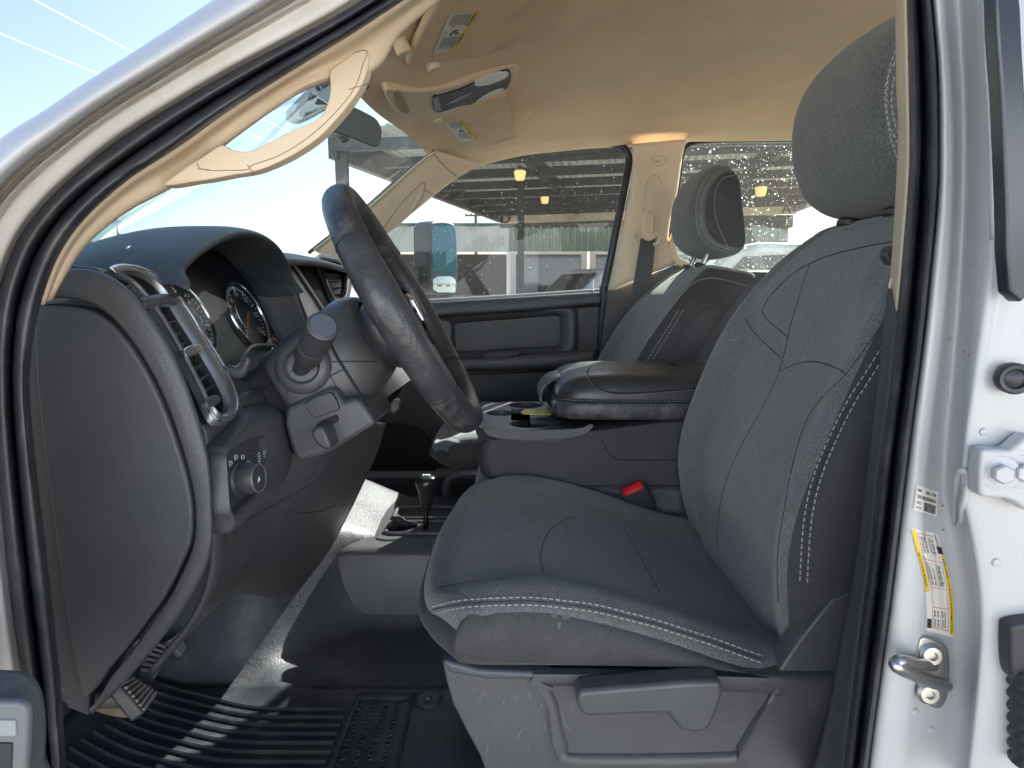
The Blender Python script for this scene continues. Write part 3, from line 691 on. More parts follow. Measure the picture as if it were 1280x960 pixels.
# centre fascia beyond the gauges
mb = MB(); n = 10
g = patch([[V((FX(y, z) - .012 + b, y, z)) for z in (1.484,1.45,1.40,1.34,1.27,1.20)] for y, b in ((1.10,-.006),(1.115,.004),(1.16,.008),(1.20,.006),(1.215,-.002))], 3, 3)
MB().grid(g).build('silver_panel', mat('silver_grey_plastic', (.17,.18,.19), .34, ('noise', 800, .1, .0004), metal=.25), dash, smooth=80, solid=.004, soff=-1)
MB().tube([V((FX(1.222, z) - .004, 1.222, z)) for z in (1.485,1.46,1.42,1.38,1.33,1.28)], .0032, n=8).build('silver_strip', SATIN, dash)
MB().grid([[V((FX(y, z) - .03, y, z)) for z in (1.482,1.36,1.20)] for y in (1.225,1.44,1.62)]).build('centre_stack', PLD, dash, solid=.004, soff=-1)
MB().grid(patch([[V((FX(y, z) - .03, y, z)) for z in (1.478,1.40,1.30,1.2)] for y in (1.62,1.7,1.85,2.02)], 3, 3)).build('glove_box', PL, dash, solid=.004, soff=-1, smooth=80)
# lower centre stack and glove box skin
MB().grid(patch([[V((x, y, z)) for x, z in ((-.29,1.21),(-.33,1.12),(-.40,1.02),(-.47,.95))] for y in (1.09,1.3,1.5)] + [[V((x, y, z)) for x, z in ((-.34,1.21),(-.36,1.12),(-.42,1.05),(-.52,1.02))] for y in (1.56,1.8,2.02)], 3, 4)).build('lower_stack', PLD, dash, solid=.006, smooth=80)

def vent(outer, inner, Pf, name_label, slats, barrel=None, knobs=()):
    v = MB()
    o_ = cr([Pf(x, y, 0) for x, y in outer], 3, True); i_ = cr([Pf(x, y, .006) for x, y in inner], 3, True)
    n = 84; o_ = resample(o_ + [o_[0]], n + 1)[:-1]; i_ = resample(i_ + [i_[0]], n + 1)[:-1]
    h = [o_, [lerp(a, b, .12) + FN * .008 for a, b in zip(o_, i_)], [lerp(a, b, .45) + FN * .0105 for a, b in zip(o_, i_)], [lerp(a, b, .85) + FN * .007 for a, b in zip(o_, i_)], i_, [p - FN * .034 for p in i_]]
    v.grid(h, cv=True, m=lambda i, j: 1 if i >= 4 else 0)
    f = v.build('air_vent', [SATIN, mat('vent_throat', (.012,.013,.015), .5)], dash, smooth=50)
    MB().tube([lerp(a, b, .10) + FN * .0088 for a, b in zip(o_, i_)], .0020, n=8, closed=True).build('vent_rim', mat('silver_rim', (.62,.63,.65), .25, None, metal=.9), f)
    MB().poly([p - FN * .033 for p in i_]).build('vent_duct', mat('vent_black', (.008,.009,.011), .6), f, smooth=0)
    for (a, b) in slats:
        s = MB(); pa, pb = Pf(*a, .0045), Pf(*b, .0045); ax = (pb - pa).normalized(); w = ax.cross(FN)
        tilt = (FN * .98 - w * .12).normalized(); w2 = ax.cross(tilt)
        s.prism([pa + w2 * .0008, pa - w2 * .0008, pa - tilt * .011 - w2 * .0008, pa - tilt * .011 + w2 * .0008], pb - pa)
        s.build('slat', PLG, f, bevel=.0006, bseg=2)
    return f
vo = [(128,341),(150,337),(178,344),(205,362),(226,390),(252,430),(272,462),(286,492),(290,513),(282,528),(267,533),(257,525),(246,501),(227,463),(206,425),(184,390),(160,362),(140,349)]
vi = [(142,346),(160,343),(182,351),(200,367),(219,396),(244,435),(263,466),(277,495),(279,510),(273,520),(264,521),(260,511),(251,492),(233,458),(212,420),(190,386),(168,360),(153,350)]
sl_ = [((lerp(195, 255, t), lerp(399, 500, t)), (lerp(223, 273, t), lerp(394, 488, t))) for t in (.06,.2,.34,.5,.64,.78,.92)]
fv = vent(vo, vi, lambda x, y, o=0: PF(x, y, o), '', sl_)
MB().tube(cr([PF(173,381,.004), PF(190,378,.009), PF(208,376,.009), PF(225,381,.004)], 4), [.0075] * 13, n=12, flat=1.0).build('vent_shutter', PLG, fv, bevel=.002)
kb = MB(); kb.prism(cr([PF(x, y, .010) for x, y in ((224,440),(230,436),(243,434),(248,437),(245,443),(231,449),(225,447))], 2, True), FN * .007); kb.build('vent_tab', CHROME, fv, bevel=.0015)
kb = MB(); kb.prism(cr([PF(x, y, .008) for x, y in ((250,503),(260,498),(268,500),(267,508),(256,513),(251,510))], 2, True), FN * .008); kb.build('vent_wheel', PLG, fv, bevel=.0015)
# centre vent, seen past the wheel
def PV2(px, py, o=0): return PN(px, py, V((FX(1.3, 1.44) - .022, 1.3, 1.44)) + FN * o, FN)
fv2 = vent([(392,322),(412,322),(432,326),(436,345),(434,372),(424,384),(414,380),(402,350)], [(397,326),(412,326),(427,330),(430,346),(429,368),(422,377),(416,373),(406,349)], PV2, '', [((lerp(398, 414, t), lerp(330, 370, t)), (lerp(424, 428, t), lerp(334, 368, t))) for t in (.05,.28,.5,.72,.95)])

# headlamp switch panel
def PS(px, py, o=0): return PN(px, py, V((-.303 + o, .70, 1.22)), V((1, 0, .10)).normalized())
so_ = cr([PS(x, y, -.012) for x, y in ((253,566),(258,556),(274,538),(300,512),(322,506),(345,511),(357,524),(358,560),(352,585),(335,608),(300,642),(274,668),(266,662),(261,632))], 4, True)
si_ = cr([PS(x, y, .012) for x, y in ((280,572),(284,564),(296,556),(312,550),(325,546),(331,550),(333,568),(329,596),(320,617),(300,636),(288,645),(284,636),(282,610),(281,590))], 4, True)
n = 72; so_ = resample(so_ + [so_[0]], n + 1)[:-1]; si_ = resample(si_ + [si_[0]], n + 1)[:-1]
ex_ = V((1, 0, 0))
h = [so_, [lerp(a, b, .10) + ex_ * .014 for a, b in zip(so_, si_)], [lerp(a, b, .35) + ex_ * .015 for a, b in zip(so_, si_)], [lerp(a, b, .75) + ex_ * .008 for a, b in zip(so_, si_)], [lerp(a, b, .93) + ex_ * .004 for a, b in zip(so_, si_)], si_, [p - ex_ * .014 for p in si_]]
sw = MB().grid(h, cv=True).build('switch_panel', PL, dash, smooth=60)
MB().poly([p - ex_ * .008 for p in si_]).build('switch_plate', PLD, sw, smooth=0)
kc = PS(298, 599, .004) ; ka = V((1, -.12, .10))
kn = MB().lathe([(.0195, -.004), (.0195, .003), (.0175, .005), (.0168, .020), (.0155, .0235), (.0135, .024), (0, .024)], kc, ka, 32).build('headlamp_knob', PLD, sw)
ka = ka.normalized()
e1 = V((0, 1, 0)); e1 = (e1 - ka * e1.dot(ka)).normalized(); e2 = ka.cross(e1); e2 = e2 if e2.z > 0 else -e2
mb = MB(); mb.tube([kc + ka * .0236 + (e1 * math.cos(a) + e2 * math.sin(a)) * .0148 for a in [2 * math.pi * k / 32 for k in range(32)]], .0012, n=6, closed=True); mb.build('knob_ring', SATIN, kn)
mb = MB()
for k in range(5):   # lamp symbols round the knob: small arcs and ticks
    a = math.radians(150 - 30 * k); p0 = kc + ka * .0015 + (e1 * math.cos(a) + e2 * math.sin(a)) * .0245
    mb.tube([p0 + (e1 * math.cos(b) * .0023 + e2 * math.sin(b) * .0026) for b in [math.radians(80 + 200 * j / 8) for j in range(9)]], .0005, n=4)
    for j in (-1, 0, 1): mb.tube([p0 + e1 * .0012 + e2 * .0014 * j, p0 + e1 * .0042 + e2 * .0014 * j], .0004, n=4)
mb.build('switch_symbol', WINK, sw, smooth=0)
mb = MB(); mb.tube([kc + ka * .0242 + e1 * x + e2 * y for x, y in ((-.003,-.004),(0,.001),(.001,-.003))], .0006, n=4); mb.build('knob_mark', WINK, kn, smooth=0)
for j, (x, y) in enumerate(((315,573),(322,570))):
    c = PS(x, y, .001)
    mb = MB(); mb.lathe([(.011, -.0028), (.011, .0028)], c - ex_ * .003, (0, 1, 0), 28); w_ = mb.build('dimmer_wheel', PLD, sw, bevel=.0006)
    mb = MB()
    for k in range(5): mb.box(c + V((.0085, 0, -.006 + k * .003)), (.0016, .004, .0009))
    mb.build('wheel_mark', WINK, w_, smooth=0)
# knee panel below the column
kp = [(.64,[(-.320,1.195),(-.320,1.15),(-.330,1.10),(-.352,1.06),(-.376,1.03),(-.40,1.002)]),(.76,[(-.322,1.20),(-.322,1.15),(-.328,1.11),(-.342,1.075),(-.358,1.045),(-.376,1.025)]),
      (.85,[(-.262,1.22),(-.272,1.165),(-.297,1.11),(-.327,1.06),(-.357,1.02),(-.387,.99)]),(.96,[(-.237,1.22),(-.252,1.16),(-.277,1.10),(-.307,1.04),(-.342,.98),(-.387,.93)]),
      (1.045,[(-.222,1.20),(-.2376,1.15),(-.262,1.095),(-.289,1.04),(-.328,.968),(-.386,.894)]),(1.062,[(-.232,1.20),(-.247,1.15),(-.272,1.095),(-.299,1.04),(-.338,.968),(-.39,.894)]),(1.072,[(-.36,1.20),(-.37,1.15),(-.39,1.095),(-.41,1.04),(-.44,.968),(-.47,.894)])]
gk = patch([[V((x, y, z)) for x, z in p] for y, p in kp], 4, 5)
MB().grid(gk).build('knee_panel', PLD, dash, smooth=60, solid=.006, soff=-1)
bvK = bvh_of([o for o in dash.children if o.name == 'knee_panel'])
mb = MB()
for ln in ([(352,640),(395,640),(420,632)], [(272,668),(300,655),(345,630),(395,600),(425,570)], [(405,565),(380,610),(330,680),(300,715)], [(262,690),(240,745),(205,795)]):
    welt(mb, drape(bvK, ln, -.0001), .0008)
mb.build('panel_gap', SEAM, dash)
# connector sockets low on the tunnel side
mb = MB(); c = P(443, 578, 1.048)
MB().prism(pxl([(437,585),(444,568),(453,562),(452,585),(446,598),(438,596)], 1.040), (0, .012, 0)).build('diagnostic_socket', PLG, dash, bevel=.002)
MB().prism(pxl([(428,610),(434,590),(438,596),(436,618),(425,640),(420,640)], 1.040), (0, .012, 0)).build('cable_clip', PLD, dash, bevel=.002)

# =====================================================================  STEERING
C = V((-.149, .90, 1.395)); YAW = Matrix.Rotation(math.radians(3.6), 3, 'Z'); UPW = YAW @ V((-.485, 0, .874)).normalized(); NW = YAW @ V((.874, 0, .485)).normalized(); EY = YAW @ V((0, 1, 0))
col = thing('steering_column', 'grey plastic steering column shroud with indicator stalk behind the wheel', 'steering column', (-.40, .9, 1.2))
def sect(d, hw, hu, hd, e=3.2):
    out = []
    for k in range(32):
        a = 2 * math.pi * k / 32; c_, s_ = math.cos(a), math.sin(a)
        y = hw * (abs(c_) ** (2 / e)) * (1 if c_ > 0 else -1); u = (hu if s_ > 0 else hd) * (abs(s_) ** (2 / e)) * (1 if s_ > 0 else -1)
        out.append(C - NW * d + EY * y + UPW * u)
    return out
MB().grid(patch([sect(.052, .050, .045, .05, 2.5), sect(.056, .068, .055, .06), sect(.075, .082, .062, .072), sect(.105, .095, .058, .085), sect(.14, .103, .052, .098), sect(.172, .104, .047, .104), sect(.186, .099, .042, .10), sect(.192, .088, .046, .09), sect(.22, .070, .035, .085), sect(.30, .07, .03, .09)], 3, 1, cv=False)).build('column_shroud', PLG, col, smooth=80)
bvC = bvh_of(list(col.children))
sh = list(col.children)[0]
mb = MB()
for ln in ([(300,508),(340,480),(382,456),(430,452),(470,452)], [(360,400),(400,447),(425,490),(465,535),(480,545)], [(358,492),(365,478)], [(393,480),(402,476),(428,462)]):
    welt(mb, drape(bvC, ln, -.0001), .0009)
welt(mb, drape(bvC, [(409,420),(420,444),(436,470),(454,499),(470,524),(478,540)], .0), .0022)
mb.build('shroud_seam', SEAM, col)
# stalk collar and indicator stalk
sb = drape(bvC, [(378,458), (378,458)], 0, 1, False)
sb = sb[0][0] if sb else P(382, 458, .80)
tip = P(404, 407, sb.y - .075)
ax = (tip - sb)
L_ = ax.length; ax.normalize()
MB().lathe([(.036, -.004), (.034, .001), (.028, .005), (.023, .006), (.021, .002), (.019, .0)], sb, V((.1, -1, .15)), 36).build('stalk_collar', PLG, col)
stk = MB().lathe([(.011, -.01), (.0115, .012), (.013, .02), (.0165, .028), (.0175, .034), (.0178, L_ * .55), (.0172, L_ * .56), (.0172, L_ * .575), (.0185, L_ * .585), (.0188, L_ * .92), (.0182, L_ * .985), (.016, L_), (.0, L_ * 1.005)], sb, ax, 32).build('indicator_stalk', PLD, col)
MB().lathe([(.0153, 0), (.0145, .0012), (0, .0014)], sb + ax * L_ * 1.003, ax, 32).build('stalk_cap', mat('blue_grey_button', (.10,.115,.14), .35), stk)
mb = MB(); mb.lathe([(.0181, 0), (.0181, .0012)], sb + ax * L_ * .53, ax, 32); mb.build('stalk_ring', SATIN, stk)
# trailer brake module under the column with its sliding lever
def PM(px, py, Y=.775): return P(px, py, Y - .014)
mo = [(357,512),(362,507),(390,494),(412,485),(420,487),(428,503),(444,497),(452,503),(464,520),(470,530),(440,548),(408,568),(376,578),(368,572),(362,555),(355,530)]
MB().prism([PM(x, y, .795) for x, y in mo], (0, .12, 0)).build('brake_module', PLG, col, bevel=.006, label='trailer brake control housing')
MB().prism(cr([PM(x, y, .788) for x, y in ((381,504),(410,491),(417,495),(423,508),(420,513),(395,522),(389,518))], 2, True), (0, .008, 0)).build('blank_cover', PLD, col, bevel=.0012)
MB().prism(pxl([(392,536),(400,527),(419,519),(423,523),(421,528),(400,538)], .7770), (0, .006, 0)).build('lever_slot', mat('slot_black', (.006,.006,.007), .7), col, bevel=.001)
MB().prism(cr(pxl([(388,542),(393,536),(403,533),(412,553),(413,560),(407,563),(396,556)], .745), 2, True), (0, .038, 0)).build('brake_lever', PLD, col, bevel=.004)
# far switch blob catching light beside the column
MB().prism(cr(pxl([(486,506),(494,500),(499,503),(497,513),(490,517)], .99), 2, True), (0, .02, 0)).build('column_switch', PLG, col, bevel=.002)

whl = thing('steering_wheel', 'worn black leather steering wheel with perforated grips', 'steering wheel', tuple(C))
RW = .1765
ringp = [C + EY * (RW * math.cos(a)) + UPW * (RW * 1.0 * math.sin(a)) for a in [2 * math.pi * k / 120 for k in range(120)]]
mb = MB(); nseg = 20; g = []
for k in range(120):
    a = 2 * math.pi * k / 120; rad = EY * math.cos(a) + UPW * math.sin(a)
    dang = min(abs(((a - x + math.pi) % (2 * math.pi)) - math.pi) for x in (0.05, math.pi - .05))
    sw_ = 1 + .10 * math.exp(-(dang / .45) ** 2)
    c = C + rad * RW
    g.append([c + (rad * math.cos(b) * .0185 + NW * math.sin(b) * .0215) * sw_ for b in [2 * math.pi * j / nseg for j in range(nseg)]])
def rim_m(i, j):
    a = (360 * i / 120 + 1.5) % 360
    return 1 if (148 < a < 217 or a < 32 or a > 323) else 0
mb.grid(g, cu=True, cv=True, m=rim_m)
rimo = mb.build('rim', [LEATH, PERF], whl, smooth=180)
mb = MB()
for adeg in (147.5, 217.5, 32.5, 322.5):
    a = math.radians(adeg); rad = EY * math.cos(a) + UPW * math.sin(a); c = C + rad * RW
    mb.tube([c + (rad * math.cos(b) * .0190 + NW * math.sin(b) * .0219) * 1.02 for b in [2 * math.pi * j / 20 for j in range(20)]], .0007, n=5, closed=True)
inner = [C + (EY * math.cos(a) + UPW * math.sin(a)) * (RW - .0188) for a in [2 * math.pi * k / 90 for k in range(90)]]
mb.tube([p - NW * .003 for p in inner], .0008, n=5, closed=True)
mb.build('rim_stitch', SEAM, whl)
def WC(y, u, n): return C + EY * y + UPW * u + NW * n
# airbag cover (domed) and back cover
g = []
for r, h in ((0,.018),(.03,.0175),(.055,.015),(.068,.010),(.074,.0),(.074,-.02)):
    row = []
    for k in range(40):
        a = 2 * math.pi * k / 40; sx = 1.05 + .12 * abs(math.cos(a)) ** 2; sy = .82 if math.sin(a) > 0 else 1.0
        row.append(WC(r * math.cos(a) * sx, r * math.sin(a) * sy - .004, h - .012))
    g.append(row)
MB().grid(g, cv=True).build('airbag_cover', PLD, whl, smooth=180)
g = []
for r, h in ((.115,-.002),(.115,-.012),(.10,-.034),(.085,-.048),(.05,-.055),(0,-.056)):
    g.append([WC(r * math.cos(2 * math.pi * k / 40) * 1.0, r * math.sin(2 * math.pi * k / 40) * .62 - .012, h) for k in range(40)])
def wshell(c, ry, ru, rn, name, m_, pw=2.6):
    g2 = []
    for a in range(13):
        t = math.pi * (a / 12 - .5); ct, st = abs(math.cos(t)) ** (2 / pw), (abs(math.sin(t)) ** (2 / pw)) * (1 if t > 0 else -1)
        row = []
        for k in range(28):
            b = 2 * math.pi * k / 28; cb, sb_ = math.cos(b), math.sin(b)
            cb = abs(cb) ** (2 / pw) * (1 if cb > 0 else -1); sb_ = abs(sb_) ** (2 / pw) * (1 if sb_ > 0 else -1)
            row.append(WC(c[0] + ry * ct * cb, c[1] + ru * ct * sb_, c[2] + rn * st))
        g2.append(row)
    return MB().grid(g2, cv=True).build(name, m_, whl, smooth=180)
DIMP = mat('dimpled_black_grip', (.032,.033,.037), .38, ('perf', 420, .5, .0006))
wshell((-.092, -.012, -.026), .052, .046, .026, 'grip_cover', DIMP); wshell((.092, -.012, -.026), .052, .046, .026, 'grip_cover', DIMP)
wshell((0, -.108, -.020), .070, .060, .016, 'lower_spoke_cover', PLG)
bc = MB().grid(g, cv=True).build('back_cover', mat('dimpled_black_plastic', (.035,.035,.038), .42, ('perf', 330, .35, .0005)), whl, smooth=180)
for s in (-1, 1):
    MB().grid(patch([[WC(s * y, u, n) for u, n in ((w, .0), (w * .6, .008), (0, .010), (-w * .6, .008), (-w, 0), (-w * .6, -.014), (0, -.018), (w * .6, -.014))] for y, w in ((.06,.040),(.10,.032),(.135,.024),(.160,.020))], 4, 3, cv=True), cv=True).build('spoke', PLD, whl, smooth=80)
    MB().prism([WC(s * y, u, .009) for y, u in ((.088,.018),(.125,.014),(.128,-.012),(.09,-.02))], NW * .004).build('spoke_button', PLG, whl, bevel=.002)
for s in (-1, 1):
    MB().grid(patch([[WC(s * .030 + y * 1.0, u, n) for y, n in ((-.014, 0), (0, .006), (.014, 0), (0, -.012))] for u in (-.06,-.10,-.135,-.162)], 4, 3, cv=True), cv=True).build('spoke', PLD, whl, smooth=80)
# bright emblem: shield plate with a horned head in relief
emb = MB(); o = .0075
pl = [(-.018,.020),(-.008,.024),(.008,.024),(.018,.020),(.019,.004),(.012,-.012),(0,-.024),(-.012,-.012),(-.019,.004)]
emb.prism([WC(y, u, o) for y, u in pl], NW * .003)
em = emb.build('emblem_plate', PLD, whl, bevel=.001)
mb = MB()
mb.tube(cr([WC(y, u, o + .004) for y, u in ((-.003,.012),(-.011,.019),(-.019,.012),(-.019,.0),(-.013,-.006),(-.011,.002))], 5), [.0036 - .00008 * k for k in range(26)], n=8)
mb.tube(cr([WC(y, u, o + .004) for y, u in ((.003,.012),(.011,.019),(.019,.012),(.019,.0),(.013,-.006),(.011,.002))], 5), [.0036 - .00008 * k for k in range(26)], n=8)
mb.tube([WC(0, u, o + .0045) for u in (.016,.008,-.004,-.014,-.021)], [.006,.0065,.005,.0038,.0025], n=10)
mb.build('emblem', CHROME, em)
mb = MB()
for px, py in ((464,434),):
    c = WC(-.085, -.01, -.045); mb.lathe([(.004, -.006), (.004, .001), (.0025, .002), (0, .0022)], c, -NW + EY * -.6, 14)
mb.build('cover_bolt', STEEL, whl)
# =====================================================================  SEATS (built once round the driver seat's centre plane, then copied across)
YC = .90
SEAMF = mat('cloth_seam', (.045,.05,.055), .9)
drv = thing('front_seat', 'driver seat in charcoal cloth nearest the open door, with plastic side shield and lift handle', 'car seat', (.1, YC, .84), 'front bucket seats')
crest = [(-.15,1.035),(-.09,1.060),(-.04,1.080),(0,1.0875),(.06,1.083),(.16,1.056),(.285,1.013),(.36,1.0)]
def xf(y): return -.122 + .062 * (abs(y) / .25) ** 3.2
def seamz(x): return interps(x, [(-.12,1.040),(-.07,1.060),(-.03,1.078),(.02,1.081),(.08,1.077),(.16,1.055),(.27,1.012),(.34,1.005)])
def dish(y):
    a = abs(y); return interps(a, [(0,-.020),(.10,-.020),(.15,-.017),(.19,-.004),(.215,0),(.235,-.004),(.247,-.010),(.252,-.016)])
ysc = [-.252,-.247,-.235,-.215,-.19,-.15,-.10,-.05,0,.05,.10,.15,.19,.215,.235,.247,.252]
rows = []
for x in (.36,.30,.24,.17,.10,.04,-.01,-.05,-.085):
    r = []
    for y in ysc:
        xx = max(x, xf(y) + .028); r.append(V((xx, YC + y, interps(xx, crest) + dish(y))))
    rows.append(r)
for dx, dz in ((.012,-.006),(.002,-.018),(-.001,-.032),(.001,-.046)):
    rows.append([V((xf(y) + dx, YC + y * (1 - (.012 if dz < -.02 else 0)), min(interps(xf(y) + .028, crest) + dish(y) * .6 + dz * .7, 2))) for y in ysc])
gc = patch(rows, 4, 4)
def cm(i, j): return 0
cush = MB().grid(gc).build('cushion', FAB, drv, smooth=180)
# boundary for the skirt: near side, front, far side
nr, nc = len(gc), len(gc[0])
bd = [gc[i][0] for i in range(nr)] + [gc[nr - 1][j] for j in range(1, nc)] + [gc[i][nc - 1] for i in range(nr - 2, -1, -1)]
cx_, cy_ = .12, YC
def sk(f_, z0, drop):
    out = []
    for p in bd:
        d = V((0, p.y - cy_, 0)); fx = smooth((.0 - p.x) / .10); n_ = V((-fx, (1 if d.y > 0 else -1) * smooth(abs(d.y) / .2), 0))
        zb = 1.006 - .004 * smooth((p.x) / .3)
        out.append(V((p.x, p.y, lerp(p.z, zb, drop))) + n_ * f_)
    return out
MB().grid([sk(0, 0, 0), sk(.004, 0, .08), sk(.008, 0, .25), sk(.009, 0, .5), sk(.006, 0, .75), sk(.001, 0, .92), sk(-.004, 0, 1.0), sk(-.02, 0, 1.04)]).build('cushion_skirt', SIDE, drv, smooth=180)
# backrest: closed horizontal sections
XB = [(.98,.335),(1.04,.318),(1.09,.310),(1.15,.308),(1.22,.326),(1.30,.354),(1.36,.380),(1.42,.414),(1.47,.448),(1.51,.485),(1.535,.52)]
WB = [(.98,.225),(1.05,.243),(1.12,.252),(1.25,.254),(1.34,.250),(1.40,.238),(1.45,.215),(1.49,.180),(1.515,.150),(1.535,.11)]
def section(z, k=1.0, back=.135):
    x = interps(z, XB); w = interps(z, WB) * k
    dz = smooth((1.45 - z) / .12) * smooth((z - 1.0) / .06)
    rec = .030 * dz
    lean = .035 * smooth((1.5 - z) / .2)
    P_ = [(0,rec),(.28,rec),(.52,rec * .92),(.62,rec * .75),(.74,.006),(.84,-.002),(.92,.004),(.975,.018),(1.0,.040),(1.0,.075),(.975,.11),(.88,back),(.55,back + .008),(0,back + .010)]
    pts = [V((x + b, YC + w * a, z)) for a, b in P_]
    full = [V((p.x, 2 * YC - p.y, p.z)) for p in reversed(pts[1:-1])]
    return pts + full
secs = [section(z) for z in (.985,1.02,1.07,1.12,1.18,1.25,1.32,1.38,1.43,1.47,1.498)]
def shr(sec, k, up, dx):
    c = sum(sec, V((0,0,0))) / len(sec); return [c + (p - c) * k + V((dx, 0, up)) for p in sec]
s_ = section(1.505); secs += [shr(s_, .97, .006, .006), shr(s_, .88, .016, .012), shr(s_, .70, .022, .016), shr(s_, .4, .0245, .018), shr(s_, .05, .025, .018)]
gb = patch(secs, 4, 3, cv=True)
ncol = len(gb[0])
def bm_(i, j):
    t = j / ncol; t = t if t <= .5 else 1 - t     # 0 front centre .. .5 rear centre
    k = t * 26     # control index
    return 1 if k > 6.0 and i < 46 else 0
back = MB().grid(gb, cv=True, m=bm_).build('backrest', [FAB, SIDE], drv, smooth=180)
# headrest
hp = [(.425,1.660),(.432,1.610),(.452,1.565),(.490,1.538),(.540,1.530),(.572,1.535),(.580,1.555),(.567,1.60),(.550,1.65),(.533,1.70),(.518,1.742),(.497,1.762),(.470,1.759),(.447,1.737),(.430,1.70)]
cxh, czh = .51, 1.65
rows = []
for y, k, dx in ((-.138,.0,.03),(-.1375,.45,.03),(-.135,.76,.022),(-.128,.89,.014),(-.115,.96,.007),(-.08,1.0,.002),(0,1.02,-.002),(.08,1.0,.002),(.115,.96,.007),(.128,.89,.014),(.135,.76,.022),(.1375,.45,.03),(.138,.0,.03)):
    rows.append([V((cxh + (x - cxh) * k + dx, YC + y, czh + (z - czh) * k)) for x, z in hp])
gh = patch(rows, 4, 4, cv=True)
head = MB().grid(gh, cv=True, m=lambda i, j: 1 if (i < 9 or i >= 39) else 0).build('headrest', [FAB, SIDE], drv, smooth=180)
for s in (-1, 1):
    MB().tube([V((.500, YC + s * .058, 1.50)), V((.515, YC + s * .058, 1.56))], .0065, n=12).build('headrest_post', STEEL, drv)
    MB().lathe([(.016, 0), (.016, .006), (.012, .010), (.0075, .011)], V((.502, YC + s * .058, 1.521)), (.2, 0, 1), 20).build('post_guide', PLD, drv)
# stitching and seams found on the real surfaces
bvS = bvh_of([cush] + [o for o in drv.children if o.name.startswith('cushion_skirt')])
mb = MB(); ms = MB()
seam_line = [(541,762),(566,757),(595,754),(632,752),(670,752),(708,756),(745,761),(782,770),(820,780),(858,792),(895,804),(925,815),(953,825)]
stitch_line(drv, drape(bvS, [(x, y - 4) for x, y in seam_line], .0012, 12), THREAD); stitch_line(drv, drape(bvS, [(x, y + 5) for x, y in seam_line], .0012, 12), THREAD)
welt(ms, drape(bvS, seam_line, -.0002), .0010)
for ln in ([(680,718),(676,700),(678,682),(690,660),(716,645)], [(780,662),(800,695),(824,740)], [(560,812),(600,822),(690,829),(800,832),(948,838)], [(545,735),(590,727),(640,724)]): welt(ms, drape(bvS, ln, -.0002), .0008)
bvR = bvh_of([back])
near_st = [(1104,432),(1080,470),(1058,505),(1036,550),(1018,595),(1007,640),(1002,690),(1000,728)]
stitch_line(drv, drape(bvR, near_st, .0012, 12), THREAD); stitch_line(drv, drape(bvR, [(x + 9, y + 2) for x, y in near_st], .0012, 12), THREAD)
welt(ms, drape(bvR, [(x + 4.5, y + 1) for x, y in near_st], .0), .0012)
yoke = [(1118,302),(1080,309),(1040,319),(1008,332),(985,348),(967,366),(956,382),(954,391),(962,402),(985,421)]
for ln in (yoke, [(932,398),(940,412),(957,430),(976,447)]):
    d = drape(bvR, ln, .0008, 12); stitch_line(drv, d, THREAD, step=.0045, r=.0005, fill=.75); welt(ms, d, .0006)
for ln in ([(1012,330),(990,400),(975,462),(950,515),(925,560),(905,610),(897,660),(898,690)], [(974,464),(995,455),(1018,452),(1040,458),(1058,467)], [(1105,402),(1085,430),(1058,467),(1018,509),(996,560),(980,640),(972,700),(973,752)]): welt(ms, drape(bvR, ln, -.0002), .0009)
bvH = bvh_of([head])
hst = [(1124,70),(1113,88),(1107,110),(1107,135),(1113,160),(1124,182)]
stitch_line(drv, drape(bvH, hst, .0012, 10), THREAD); stitch_line(drv, drape(bvH, [(x + 8, y + 2) for x, y in hst], .0012, 10), THREAD)
seam = ms.build('piping', SEAMF, drv, smooth=60)
# head side stitching runs on the panel edge (both sides)
for s in (-1,):
    for k, off in ((0.93,0),(0.87,0)):
        pts = [V((cxh + (x - cxh) * k + (.010 if k > .9 else .016), YC + s * (.123 if k > .9 else .1305), czh + (z - czh) * k)) for x, z in hp]
        pts = [pts[i] for i in (13,14,0,1,2,3,4)]
        stitch_line(drv, [(p + V((0, s * .001, 0)), 0) for p in cr(pts, 8)], THREAD, step=.0065).name = 'headrest_stitching'
    pts = [V((x, YC + s * .1395, z)) for x, z in ((.525,1.735),(.488,1.715),(.482,1.66),(.50,1.61),(.53,1.565),(.545,1.55))]
    stitch_line(drv, [(p, 0) for p in cr(pts, 8)], THREAD, step=.006, r=.0006, fill=.75).name = 'headrest_stitching'
# passenger-side seam set lives on the seat too (same model): near bolster and shoulder seams
# --- plastic side shield, recess and lift handle (door side of the driver seat)
sh_out = [(553,827),(560,832),(600,839),(690,843),(800,845),(905,847),(968,848),(1000,800),(1022,772),(1040,750),(1060,742),(1085,742),(1085,980),(612,980),(600,945),(582,912),(566,880),(558,852)]
shield = slab(sh_out, .648, .030, 'side_shield', PL, drv, bevel=.010, bseg=4)
MB().prism(pxl([(553,826),(600,838),(690,842),(690,850),(610,850),(562,842)], .642), (0, .02, 0)).build('shield_lip', mat('blue_grey_sheen_plastic', (.075,.082,.095), .4, ('grain', 420, .3, .001)), shield, bevel=.004)
ring_o = [(668,846),(690,843),(972,848),(968,862),(946,905),(925,945),(905,958),(715,958),(700,950),(690,925),(684,880),(664,858)]
ring_i = [(692,860),(700,857),(962,867),(958,875),(938,905),(920,934),(905,941),(724,943),(712,936),(704,915),(697,880),(691,868)]
o_ = resample(cr(pxl(ring_o, .640), 3, True) + [P(*ring_o[0], .640)], 97)[:-1]; i_ = resample(cr(pxl(ring_i, .644), 3, True) + [P(*ring_i[0], .644)], 97)[:-1]
h = [[p + V((0, .012, 0)) for p in o_], o_, [lerp(a, b, .5) + V((0, -.003, 0)) for a, b in zip(o_, i_)], i_, [p + V((0, .012, 0)) for p in i_]]
